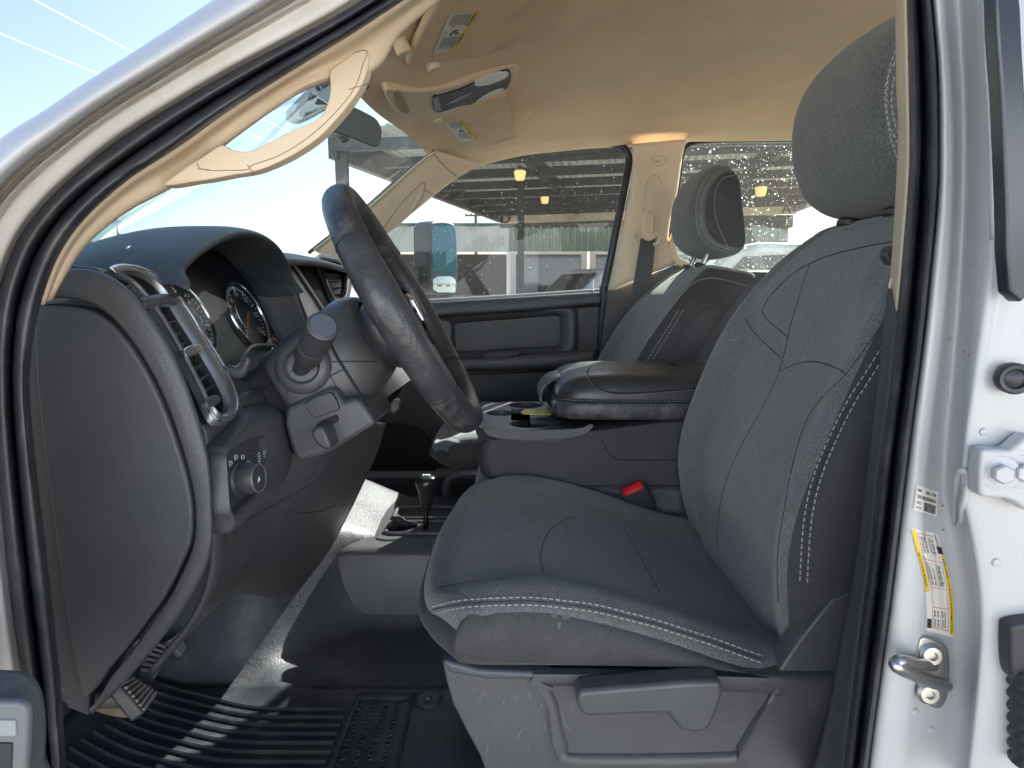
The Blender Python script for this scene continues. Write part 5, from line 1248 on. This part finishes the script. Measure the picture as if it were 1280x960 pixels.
# belt of the far seat with its turning loop
sbt = thing('seat_belt', 'grey seat belt hanging from a beige loop on the far pillar', 'seat belt', tuple(P(806, 300, 1.95)))
MB().prism(cr(pxl([(801,298),(819,299),(817,330),(810,372),(800,400),(782,400),(789,370),(796,330)], 1.945), 1, True), (0, .003, 0)).build('webbing', mat('grey_webbing', (.10,.10,.105), .7, ('weave', 500, .4, .0006)), sbt, smooth=0)
MB().prism(cr(pxl([(804,272),(808,265),(814,265),(818,270),(818,290),(815,297),(806,297),(803,288)], 1.925), 3, True), (0, .03, 0)).build('height_adjuster', BEIGE, sbt, bevel=.006)
MB().tube(cr(pxl([(795,303),(792,297),(793,292),(798,291),(804,296),(811,299),(817,296),(821,293),(824,297),(822,304),(817,306)], 1.93), 5), .0055, n=8).build('belt_loop', BEIGE, sbt)
# the driver side belt anchor glimpsed behind the seat
ba_ = MB().prism(pxl([(1106,318),(1112,308),(1121,306),(1120,332),(1112,330)], .64), (0, .012, 0)).build('belt_anchor', PLD, cab, bevel=.002)
mb = MB(); mb.tube([P(1115,349,.592), P(1113,353,.59), P(1112,360,.592)], .0012, n=6); mb.build('trim_clip', mat('clip_white', (.8,.8,.78), .5), cab)

# tow mirror outside the far door
tm = thing('door_mirror', 'tall black tow mirror with reflected sky blue put into its glass colour, outside the far front window', 'mirror', (-.30, 2.3, 1.30))
ia = V(((540 - 640) / F * 2.30, 2.30, 0)); oa = V(((572.5 - 640) / F * 2.45, 2.45, 0))
fx_ = (oa - ia); nrm = V((fx_.y, -fx_.x, 0)).normalized()
def MF(u, py, off=0):
    # u across the face (0 inner .. 1 outer), height from the picture row at that distance
    p = ia + fx_ * u; d = ray(540 + 32 * u, py); z = CAMZ + d.z / d.y * p.y
    return V((p.x, p.y, z)) + nrm * off
mo = [(-.03,290),(.02,281),(.15,276.5),(.55,275.5),(.88,279),(.99,287),(1.03,305),(1.05,340),(1.02,357),(.92,365),(.7,368.5),(.25,368.5),(.05,366),(-.03,350)]
mpts = cr([MF(u, y) for u, y in mo], 3, True)
MB().prism(mpts, -nrm * .075).build('mirror_housing', mat('textured_black_shell', (.035,.036,.04), .45, ('grain', 500, .2, .0008)), tm, bevel=.018, bseg=4)
MB().prism(cr([MF(u, y, .002) for u, y in ((.05,312),(.05,294),(.07,286),(.14,281.5),(.3,280),(.6,279.5),(.8,281),(.91,285),(.955,294),(.965,312),(.967,334),(.955,341),(.8,342),(.5,342.3),(.2,342.5),(.07,341.5))], 2, True), -nrm * .004).build('mirror_glass', mat('sky_painted_mirror', (.012,.085,.15), .02, None, metal=1.0), tm, smooth=0)  # deep blue of the reflected sky is put into the glass colour
# wide angle lower glass: really convex
gz = []
for j in range(7):
    row = []
    for i in range(9):
        u = lerp(.07, .93, i / 8); y = lerp(345.5, 365.5, j / 6); e = ((i - 4) / 4) ** 2 + ((j - 3) / 3) ** 2
        row.append(MF(u, y, .004 - .003 * e))
    gz.append(row)
MB().grid(gz).build('wide_angle_glass', mat('clear_mirror', (.45,.55,.60), .02, None, metal=1.0), tm, smooth=180)
MB().prism([P(502,337,2.24), P(524,333,2.3), P(524,358,2.3), P(506,362,2.24)], (-.03, .05, 0)).build('mirror_arm', PLD, tm, bevel=.006)

# =====================================================================  FLOOR FITTINGS
tc_ = thing('floor_console', 'black tunnel console with shift slot bezel between the footwells', 'floor console', (-.2, 1.25, .82))
def tcz(px, py, z): return PZ(px, py, z)
A = [(-.355,1.085,.81),(-.31,1.135,.905),(-.295,1.15,.925),(-.275,1.17,.935)]
rows = []
for x, t in ((-.392,0),(-.386,.12),(-.352,.72),(-.328,.965),(-.27,1.0),(-.1,1.0),(.05,.98),(.3,.96)):
    zt = lerp(.83, .935, t)
    rows.append([V((x - .012, 1.118, .79)), V((x - .006, 1.124, lerp(.80, zt, .5))), V((x, 1.136, zt - .012)), V((x + .004, 1.15, zt)), V((x + .004, 1.30, zt + .004)), V((x + .004, 1.43, zt)), V((x, 1.45, zt - .012)), V((x - .01, 1.48, .85))])
MB().grid(patch(rows, 3, 4)).build('console_shell', PL, tc_, smooth=70, solid=.004, soff=-1)
zz = .941
bz = [(-.27,1.175),(-.25,1.168),(.12,1.168),(.12,1.375),(-.25,1.375),(-.27,1.365)]
bi = [(-.255,1.20),(-.24,1.195),(.10,1.195),(.10,1.26),(-.24,1.26),(-.255,1.255)]
bi2 = [(-.255,1.285),(-.24,1.28),(.10,1.28),(.10,1.35),(-.24,1.35),(-.255,1.34)]
MB().prism([V((x, y, zz - .006)) for x, y in bz], (0, 0, .008)).build('shift_bezel', PLG, tc_, bevel=.003)
for b_ in (bi, bi2):
    ring = cr([V((x, y, zz + .004)) for x, y in b_], 1, True)
    mb = MB(); mb.tube(ring, .0045, n=8, closed=True); mb.build('slot_rim', PLG, tc_)
    MB().prism([V((x, y, zz + .0022)) for x, y in b_], (0, 0, .0008)).build('slot_floor', mat('slot_dark', (.01,.01,.012), .6), tc_, smooth=0)
MB().tube(cr([V((-.25,1.22,.945)), V((-.235,1.235,.955)), V((-.215,1.23,.950)), V((-.20,1.24,.944))], 5), [.012]*8 + [.010]*8, n=8, flat=.6).build('shift_boot', RUB, tc_)
# storage tub rim by the passenger side
MB().tube(cr([V((-.155,1.46,.92)), V((-.16,1.46,.955)), V((-.145,1.455,.985)), V((-.10,1.44,1.0)), V((.0,1.43,1.0))], 5), .010, n=8).build('tub_rim', PLG, tc_)
shf = thing('transfer_shift_lever', 'black floor shift lever with a round-topped knob on the tunnel console', 'gear lever', (-.178, 1.235, .945))
b_ = V((-.178, 1.232, .943)); t_ = P(533, 598, 1.235)
up_ = (t_ - b_).normalized(); Lh = (t_ - b_).length
MB().tube([b_, b_.lerp(t_, .5)], .0055, n=12).build('lever_shaft', CHROME if False else mat('black_steel', (.03,.03,.03), .25, metal=.6), shf)
MB().lathe([(.0095, Lh * .36), (.0105, Lh * .38), (.0125, Lh * .55), (.0165, Lh * .72), (.0215, Lh * .86), (.0225, Lh * .93), (.0205, Lh * 1.0), (.015, Lh * 1.045), (.0, Lh * 1.06)], b_, up_, 32).build('lever_knob', mat('gloss_black_knob', (.02,.021,.023), .22), shf)
mb = MB()
for s in (-1, 0, 1): mb.box(t_ + up_ * .0072 + V((s * .006, 0, 0)), (.0018, .009, .001))
mb.box(t_ + up_ * .0076, (.014, .0018, .001)); mb.build('knob_mark', WINK, shf, smooth=0)

def pedal(name, label, quad, Y, arm_to, thick=.016, ribs=7, along=True):
    t = thing(name, label, 'pedal', tuple(P(quad[0][0], quad[0][1], Y)))
    q = [P(x, y, Y + dy) for x, y, dy in quad]
    n_ = (q[1] - q[0]).cross(q[3] - q[0]).normalized()
    if n_.dot(ray(quad[0][0], quad[0][1])) > 0: n_ = -n_
    MB().prism([p - n_ * thick for p in q], n_ * thick).build('pad', MATR, t, bevel=.004)
    mb = MB()
    for k in range(ribs):
        f_ = (k + .7) / (ribs + .4)
        a, b = (q[0].lerp(q[3], f_), q[1].lerp(q[2], f_)) if along else (q[0].lerp(q[1], f_), q[3].lerp(q[2], f_))
        mb.tube([a.lerp(b, .08) + n_ * .001, a.lerp(b, .92) + n_ * .001], .0022, n=6)
    mb.build('tread', mat('worn_tread', (.17,.165,.16), .45), t)
    c = sum(q, V((0, 0, 0))) / 4
    MB().tube(cr([c - n_ * thick, c - n_ * (thick + .05) + V((-.02, 0, .05)), V(arm_to)], 5), .010, n=8, flat=.5).build('arm', STEEL if False else mat('pedal_steel', (.06,.06,.06), .5), t)
pedal('parking_brake_pedal', 'wide ribbed parking brake pedal nearest the door sill', [(147,852,0),(164,846,.03),(198,866,.03),(180,894,0)], .66, (-.60, .66, 1.10), along=True)
pedal('brake_pedal', 'worn ribbed brake pedal in the middle of the three pedals', [(172,842,0),(196,800,.05),(210,806,.05),(190,844,.0)], .76, (-.62, .78, 1.12), along=False, ribs=6)
pedal('accelerator_pedal', 'narrow ribbed accelerator pedal farthest from the door sill', [(207,800,0),(222,789,.03),(233,812,.03),(226,823,.0)], .90, (-.62, .94, 1.10), along=False, ribs=5)
MB().prism(cr(pxl([(107,878),(125,877),(150,880),(164,893),(160,898),(140,896),(115,888)], .68), 2, True), (0, .05, -.01)).build('kick_bracket', mat('rusty_bracket', (.12,.09,.06), .6, ('noise', 80, .4, .002), vary=.4, vscale=40), cab, bevel=.002)

# ribbed rubber mat
fm = thing('floor_mat', 'black ribbed rubber floor mat with a honeycomb heel pad', 'floor mat', (-.3, .75, .80))
def mz(x, y, o=.009): return V((x, y, floorz(x, y) + o))
xs = [-.60 + .01 * k for k in range(59)]; yy = [.575 + .01 * k for k in range(34)]
MB().grid([[mz(x, y, .009) for y in yy] for x in xs]).build('mat_sheet', MATR, fm, smooth=180, solid=.006, soff=-1)
RIB = mat('mat_rib', (.03,.034,.040), .35, ('noise', 260, .25, .0008), dust=((.2,.18,.15), .3, 18))
mb = MB()
for k in range(16):
    y0 = .585 + .0175 * k
    path = []
    for j in range(20):
        t = j / 19; x = lerp(-.245, -.60 + .004 * k, t); y = y0 + .045 * smooth((t - .25) / .75) ** 1.5
        path.append(mz(x, y, .010))
    mb.tube(path, .0032, n=6)
mb.build('rib', RIB, fm)
mb = MB()
fr_ = cr([mz(x, y, .010) for x, y in ((-.235,.58),(-.235,.855),(-.225,.872),(-.165,.872),(-.152,.86),(-.152,.58))], 4)
mb.tube(fr_, .004, n=6); mb.build('pad_border', RIB, fm)
mb = MB()
for i in range(4):
    for j in range(15):
        c = mz(-.222 + i * .0185, .592 + j * .0185 + (i % 2) * .009, .010)
        mb.tube([c + V((.008 * math.cos(math.pi * (k + .5) / 3) * 1.0, .0075 * math.sin(math.pi * (k + .5) / 3), 0)) for k in range(1, 5)], .0020, n=5)
mb.build('honeycomb', RIB, fm)
mb = MB(); c = mz(-.128, .872, .010); mb.lathe([(.022, -.004), (.022, .001), (.019, .003), (.017, .001), (.006, .001), (.005, .006), (0, .006)], c, (0, 0, 1), 28); mb.build('retainer', RIB, fm)

# =====================================================================  OPEN DRIVER DOOR (its edge shows low at the left)
dd = thing('driver_door', 'open front door edge with grey pull pocket at the lower left', 'car door', (-.52, .42, .8))
MB().prism([V((-.53,.46,.78)), V((-.53,.46,1.42)), V((-1.20,-.25,1.42)), V((-1.20,-.25,.78))], (-.06, .05, 0)).build('outer_skin', WHITE, dd, bevel=.01)
MB().prism([V((-.52,.44,.80)), V((-.52,.44,1.40)), V((-1.18,-.26,1.40)), V((-1.18,-.26,.80))], (-.02, .02, 0)).build('inner_panel', PLD, dd, bevel=.01)
dG = mat('door_grey_plastic', (.10,.112,.12), .5, ('grain', 450, .2, .0008))
da = slab([(-190,826),(-60,828),(20,831),(42,836),(56,850),(63,872),(66,905),(64,940),(58,985),(-190,985)], .37, -.035, 'armrest', dG, dd, bevel=.012, bseg=4, curve=2)
o2 = [(-150,878),(20,879),(31,884),(34,892),(33,930),(30,985),(-150,985)]
MB().prism(pxl(o2, .3335), (0, .006, 0)).build('pull_pocket', mat('door_pocket_grey', (.16,.175,.185), .5), da, bevel=.002)
MB().prism(pxl([(-150,900),(18,901),(20,921),(-150,922)], .332), (0, .003, 0)).build('pocket_slot', mat('door_light_strip', (.30,.32,.34), .45), da, bevel=.001)
MB().prism(pxl([(-150,930),(14,930),(12,985),(-150,985)], .332), (0, .003, 0)).build('pocket_hollow', mat('door_dark_hollow', (.03,.034,.04), .6), da, bevel=.001)
# =====================================================================  OUTSIDE
gm = mat('pale_gravel', (.38,.35,.30), .95, ('noise', 3, .5, .05), vary=.2, vscale=.4)
gr = MB().poly([V((-900,-900,0)), V((900,-900,0)), V((900,900,0)), V((-900,900,0))]).build('ground', gm, None, smooth=0); gr['kind'] = 'structure'
# underside of the truck body closes the view below the floor
# --- open sided canopy
cn = thing('canopy', 'long open-sided metal canopy roof on dark posts beyond the far windows', 'canopy', (3, 18, 0))
K1, K2, K3 = P(625,268,25), P(994,255,24), P(415,176,11.5)
K4 = K3 + (K2 - K1) * 1.02
def CA(u, v): return K3.lerp(K4, u).lerp(K1.lerp(K2, u), v)
SHEET = mat('galvanised_sheet', (.80,.80,.78), .45, None, metal=.0, vary=.12, vscale=2)
BEAM = mat('dark_steel_beam', (.055,.052,.05), .55, ('noise', 8, .3, .01), vary=.25, vscale=3)
g = []
for i in range(241):
    u = i / 240; g.append([CA(u, v) + V((0, 0, .22 + .03 * ((i % 4) in (1, 2)))) for v in (0,.25,.5,.75,1)])
MB().grid(g).build('roof_sheet', SHEET, cn, smooth=0, solid=.01, label='corrugated metal roof sheet')
def beam_between(a, b, w, h):
    d = (b - a).normalized(); s = V((0,0,1)).cross(d).normalized() * w / 2
    return [a - s, a + s, a + s - V((0,0,h)), a - s - V((0,0,h))], b - a
for k, v in enumerate((0,.13,.26,.39,.52,.65,.78,.90)):
    pts, off = beam_between(CA(0, v), CA(1, v), .12, .19); MB().prism(pts, off).build('purlin', BEAM, cn, smooth=0)
for u in (0, .27, .5, .73, 1):
    pts, off = beam_between(CA(u, 0) + V((0,0,.2)), CA(u, 1) + V((0,0,.2)), .16, .50 if u in (0, 1) else .30); MB().prism(pts, off).build('rafter', BEAM, cn, smooth=0)
def post(px, Y, ztop, r=.09):
    b = P(px, 300, Y); MB().box((b.x, b.y, ztop / 2), (r * 2, r * 2, ztop)).build('post', BEAM, cn, smooth=0)
post(431, 11.7, 4.1, .10); post(651, 16.5, 4.3, .085)
post(1130, 24, 4.5, .09)
FASC = mat('rust_streaked_fascia', (.62,.54,.42), .7, ('noise', 4, .2, .01), dust=((.32,.15,.07), .75, 1.6), vary=.1)
pts, off = beam_between(K1 + V((0,-.1,.05)), K2 + V((0,-.1,.05)), .10, .42); MB().prism(pts, off).build('fascia_board', FASC, cn, smooth=0)
ex = (K2 - K1).normalized(); mb = MB(); 
letters('D', K1 + V((.02,-.19,-.36)), ex, (0,0,1), .55, mb); letters('A', K2 - ex * .55 + V((0,-.19,-.34)), ex, (0,0,1), .50, mb)
mb.build('fascia_letter', mat('rust_brown_letter', (.10,.05,.04), .7), cn, smooth=0, fixn=False)
LAMP = bpy.data.materials.new('warm_lamp'); LAMP.use_nodes = True
b_ = LAMP.node_tree.nodes['Principled BSDF']; b_.inputs['Base Color'].default_value = (.9,.75,.4,1); b_.inputs['Emission Color'].default_value = (1,.66,.14,1); b_.inputs['Emission Strength'].default_value = .22
for i, (px, py, Y, s, lb) in enumerate(((650,219,12.2,.185,'nearest yellow canopy lamp, highest in the far front window'), (681,250,15.5,.165,'yellow canopy lamp farther back, lower in the far front window'), (951,239,12.8,.19,'yellow canopy lamp seen through the wet rear window'))):
    c = P(px, py, Y); l = thing('canopy_lamp', lb, 'lamp', tuple(c), 'lamps under the canopy')
    MB().lathe([(s * .42, -s * .5), (s * .5, -s * .3), (s * .62, s * .35), (s * .5, s * .45)], c, (0, 0, 1), 16).build('lamp_bowl', LAMP, l)
    MB().lathe([(s * .5, s * .45), (s * .5, s * .62), (s * .1, s * .9)], c, (0, 0, 1), 16).build('lamp_cap', BEAM, l)
# --- shop building behind the canopy
sb = thing('shop_building', 'green corrugated shop front with white framed windows behind the canopy', 'building', (4, 27, 0))
def wall(pa, pb, Y, z0, z1, m_, name, rib=0, step=.25, th=.2):
    a = P(pa, 300, Y); b = P(pb, 300, Y); mb = MB()
    if rib:
        n = int((b.x - a.x) / step); prof_ = []
        for k in range(n + 1):
            x = a.x + k * step
            for dx, dy in ((0,0),(.35,0),(.45,-rib),(.85,-rib)): prof_.append((x + dx * step, a.y + dy))
        mb.grid([[V((x, y, z0)), V((x, y, z1))] for x, y in prof_])
        return mb.build(name, m_, sb if name.startswith('green') else None, smooth=0)
    mb.box(((a.x + b.x) / 2, a.y + th / 2, (z0 + z1) / 2), (b.x - a.x, th, z1 - z0)); return mb.build(name, m_, sb, smooth=0)
def zat(py, Y): return P(640, py, Y).z
GREEN = mat('faded_green_sheet', (.20,.26,.22), .6, vary=.15, vscale=1)
wall(636, 983, 26.2, zat(314,26), zat(283,26), GREEN, 'green_cladding', .05, .28)
wall(625, 990, 26.15, zat(284,26), zat(268,26), mat('dark_soffit', (.06,.055,.05), .7), 'soffit')
FRW = mat('white_window_frame', (.72,.70,.66), .5)
MB().box((P(810,300,26.3).x, 26.6, .8), (P(983,300,26.3).x - P(637,300,26.3).x, .3, 1.62)).build('lower_wall', mat('shop_wall', (.5,.48,.45), .7), sb, smooth=0)
SHOPG = mat('dark_shop_glass', (.03,.035,.038), .05, spec=.8)
for a, b in ((645,727),(745,820),(832,905),(915,975)):
    A_, B_ = P(a, 300, 26.25).x, P(b, 300, 26.25).x; z0, z1 = zat(367,26.2), zat(317,26.2)
    f = MB().box(((A_ + B_) / 2, 26.45, (z0 + z1) / 2), (B_ - A_, .06, z1 - z0)).build('window', SHOPG, sb, smooth=0)
    mb = MB(); w_ = .16
    mb.box(((A_ + B_) / 2, 26.33, z1 + .05), (B_ - A_ + .5, .16, w_)); mb.box((A_ - .12, 26.332, (z0 + z1) / 2), (.24, .16, z1 - z0)); mb.box((B_ + .12, 26.332, (z0 + z1) / 2), (.24, .16, z1 - z0))
    mb.build('window_frame', FRW, f, smooth=0)
# --- pale metal shed at the left
sh_ = thing('metal_shed', 'pale metal shed with green eave and wide dark opening', 'shed', tuple(V((P(600,300,34).x, 34, 0))))
xa, xb = P(470,300,34).x, P(640,300,34).x; zt = zat(283,34); zo = zat(315,34)
mb = MB(); prof_ = []
n = int((xb - xa) / .3)
for k in range(n + 1):
    for dx, dy in ((0,0),(.7,0),(.76,-.04),(.94,-.04)): prof_.append((xa + (k + dx) * .3, 34 + dy))
mb.grid([[V((x, y, zo)), V((x, y, zt))] for x, y in prof_]); mb.build('cladding', mat('pale_cladding', (.60,.60,.56), .55, vary=.06, vscale=1), sh_, smooth=0)
MB().box(((xa + xb) / 2, 34.1, (zt + zat(279,34)) / 2), (xb - xa, .5, zat(279.5,34) - zt)).build('eave', mat('green_eave', (.06,.16,.13), .5), sh_, smooth=0)
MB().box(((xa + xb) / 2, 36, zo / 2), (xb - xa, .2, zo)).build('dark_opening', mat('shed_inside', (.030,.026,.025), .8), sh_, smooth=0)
MB().box((P(636.5,300,34).x, 33.9, zo / 2), (.28, .3, zo)).build('door_post', FRW, sh_, smooth=0)
# --- utility poles and wires
WOOD = mat('grey_pole_wood', (.18,.15,.12), .85, ('noise', 12, .5, .02), vary=.2)
def upole(px, pyt, Y, label, arm_w=2.0, r=.13):
    b = P(px, 300, Y); zt = zat(pyt, Y); t = thing('utility_pole', label, 'utility pole', (b.x, Y, 0), 'utility poles')
    MB().tube([V((b.x, Y, 0)), V((b.x, Y, zt))], [r * 1.25, r], n=10).build('pole', WOOD, t)
    a = MB().box((b.x, Y - .12, zt - .55), (arm_w, .12, .14)).build('crossarm', WOOD, t, smooth=0)
    for s in (-.45, -.2, .2, .45): MB().lathe([(.05, 0), (.06, .08), (.03, .16)], V((b.x + s * arm_w, Y - .12, zt - .48)), (0,0,1), 10).build('insulator', BEAM, a)
    return V((b.x, Y, zt))
t1 = upole(595, 262, 60, 'utility pole with one crossarm above the pale shed')
t2 = upole(148, 272, 70, 'utility pole far beyond the bonnet, at the left of the windscreen', 1.2, .10)
MB().box((t2.x + .3, 70, t2.z - 2.2), (.5, .5, .9)).build('transformer', BEAM, [o for o in COL.objects if o.name.startswith('utility_pole')][-1], smooth=0)
CAB = mat('bright_cable', (.6,.62,.65), .5)
for i, (a, b, lb) in enumerate((((-140,-98,16),(586,266,60),'upper pale overhead cable crossing the sky at the left'), ((-140,-16,17),(603,266,60),'lower pale overhead cable crossing the sky at the left'))):
    A_, B_ = P(*a), P(*b)
    c = MB().tube([A_.lerp(B_, k / 24) - V((0, 0, .5 * 4 * (k / 24) * (1 - k / 24))) for k in range(25)], .017, n=6).build('overhead_cable', CAB, None); tag(c, lb, 'cable', 'overhead cables')
# --- parked trucks on the lot
WT = mat('white_truck_paint', (.78,.78,.78), .3, coat=.6); TG = mat('truck_glass', (.02,.024,.028), .05, spec=.8); TY = mat('tyre_black', (.02,.02,.02), .8)
def pickup(loc, rot, label):
    t = thing('parked_truck', label, 'truck', (0, 0, 0), 'white trucks parked on the lot')
    def prof(pts, y0, y1, inset=0):
        return [V((x, y0, z)) for x, z in pts], V((0, y1 - y0, 0))
    low = [(-2.9,.55),(-2.92,1.0),(-2.75,1.14),(-1.55,1.22),(-1.0,1.25),(1.0,1.25),(1.05,1.32),(2.85,1.32),(2.9,.7),(2.2,.5),(-2.2,.45)]
    p, o = prof(low, -.97, .97); body = MB().prism(p, o).build('body', WT, t, bevel=.07)
    cabp = [(-1.55,1.2),(-.75,1.88),(-.45,1.95),(.75,1.95),(.98,1.85),(1.08,1.22)]
    p, o = prof(cabp, -.78, .78); MB().prism(p, o).build('cab', WT, body, bevel=.06)
    s_ = [(-1.42,1.26),(-.82,1.79),(-.80,1.79),(-1.36,1.26)]
    nf = V((-.64, 0, .77)).normalized()
    q = [V((-1.47,-.66,1.285)), V((-1.47,.66,1.285)), V((-.83,.62,1.83)), V((-.83,-.62,1.83))]
    MB().prism([v + nf * .006 for v in q], nf * .006).build('windscreen', TG, t, smooth=0)
    for s in (-1, 1):
        for xs in ([(-1.15,1.27),(-.62,1.80),(-.12,1.83),(-.12,1.27)], [(-.02,1.27),(-.02,1.83),(.72,1.83),(.92,1.27)]):
            MB().prism([V((x, s * .784, z)) for x, z in xs], (0, s * .006, 0)).build('window', TG, t, smooth=0)
        for wx in (-1.85, 1.85):
            w_ = MB().lathe([(.40, -.14), (.41, -.1), (.41, .1), (.40, .14)], V((wx, s * .88, .41)), (0, 1, 0), 24).build('wheel', TY, t)
            MB().lathe([(.26, -.145), (.26, .145)], V((wx, s * .88, .41)), (0, 1, 0), 20).build('rim', STEEL, w_)
        MB().box((-1.0, s * 1.08, 1.38), (.12, .22, .30)).build('mirror', TY, t, bevel=.03)
        MB().box((-2.88, s * .75, .98), (.12, .32, .22)).build('headlight', mat('lamp_clear', (.7,.72,.74), .1), t, bevel=.03)
    MB().box((-2.92, 0, .92), (.10, 1.1, .34)).build('grille', TY, t, bevel=.02)
    p = [V((1.14, -.80, 1.326)), V((2.78, -.80, 1.326)), V((2.78, .80, 1.326)), V((1.14, .80, 1.326))]
    MB().prism(p, (0, 0, .006)).build('bed', TY, t, smooth=0)
    t.location = loc; t.rotation_euler = (0, 0, rot)
    return t
tk = pickup(V((P(765,300,13.5).x, 13.5, 0)), math.radians(28), 'white pickup parked just outside the far front window under the canopy')
def ctruck(loc, rot, label):
    r = copy_thing(tk, (0, 0, 0)); r.location = loc; r.rotation_euler = (0, 0, rot); r['label'] = label; return r
ctruck(V((P(960,300,7.2).x, 7.4, 0)), math.radians(8), 'white pickup parked outside the wet rear window')
M0 = V((-.25, 2.38, 0)); rdir = V((.888, .467, 0)).normalized(); side = V((-.467, .888, 0))
lab = ('white truck reflected small in the far door mirror, at the left', 'white truck reflected small in the far door mirror, at the middle', 'white truck reflected small in the far door mirror, at the right', 'white truck standing farthest back on the lot behind the cab')
for k, (d, s) in enumerate(((30, -3.2), (34, .8), (31, 5.0), (46, 9.5))):
    ctruck(M0 + rdir * d + side * s, math.radians(30 + 2 * k), lab[k])

# --- unseen building added behind the camera to throw sunlight back into the cab
of = thing('added_bounce_building', 'pale blue stucco building out of view on the driver side, added to bounce sunlight', 'building', (2, -12, 0))
STUC = mat('bounce_stucco', (.60,.68,.78), .9, ('noise', 12, .3, .01), vary=.05, vscale=1)  # blue tint cools the sunlight this added wall bounces into the cab
MB().box((2, -14.2, 2.7), (34, 4, 5.4)).build('wall', STUC, of, smooth=0)
MB().box((2, -14.2, 5.52), (34.6, 4.6, .22)).build('roof', BEAM, of, smooth=0)
for k in range(7):
    x = -12 + k * 4.6
    w_ = MB().box((x, -12.18, 1.7), (2.2, .05, 1.6)).build('window', SHOPG, of, smooth=0)
    mb = MB(); mb.box((x, -12.15, .86), (2.4, .14, .1)); mb.build('sill', FRW, w_, smooth=0)
# =====================================================================  CAMERA, SKY, SUN
EXPO = 2.45
cam = bpy.data.cameras.new('camera'); cam.sensor_fit = 'HORIZONTAL'; cam.sensor_width = 36; cam.lens = 36 * F / 1280
cam.clip_start = .02; cam.clip_end = 5000
co = bpy.data.objects.new('camera', cam); COL.objects.link(co); co.location = (0, 0, CAMZ)
co.rotation_euler = (math.radians(90) - PIT, 0, 0); SC.camera = co
SUN_D = V((.60, 1.0, 0)); SUN_EL = math.atan(.80 / SUN_D.length); SUN_D.normalize()   # towards the sun, level direction
sd = V((SUN_D.x * math.cos(SUN_EL), SUN_D.y * math.cos(SUN_EL), math.sin(SUN_EL)))
sl = bpy.data.lights.new('sun', 'SUN'); sl.energy = 5.0; sl.angle = math.radians(.53); sl.color = (1, .95, .87)
so = bpy.data.objects.new('sun', sl); COL.objects.link(so); so.location = (0, 0, 30)
so.rotation_euler = (-sd).to_track_quat('-Z', 'Y').to_euler()
w = bpy.data.worlds.new('World'); SC.world = w; w.use_nodes = True; nt = w.node_tree
bg = nt.nodes['Background']; sky = nt.nodes.new('ShaderNodeTexSky'); sky.sky_type = 'NISHITA'; sky.sun_disc = False
sky.sun_elevation = SUN_EL; sky.sun_rotation = math.atan2(SUN_D.x, SUN_D.y); sky.air_density = 1.0; sky.dust_density = 2.2; sky.ozone_density = 1.3; sky.altitude = 100
nt.links.new(sky.outputs[0], bg.inputs['Color']); bg.inputs['Strength'].default_value = .05
SC.view_settings.view_transform = 'Standard'; SC.view_settings.look = 'None'; SC.view_settings.gamma = 1; SC.view_settings.use_curve_mapping = False
SC.view_settings.exposure = EXPO
SC.render.engine = 'CYCLES'; c = SC.cycles
c.use_denoising = True
try: c.denoiser = 'OPENIMAGEDENOISE'
except Exception: pass
c.max_bounces = 9; c.diffuse_bounces = 5; c.glossy_bounces = 4; c.transparent_max_bounces = 16; c.transmission_bounces = 4
c.sample_clamp_indirect = 8; c.caustics_reflective = False; c.caustics_refractive = False
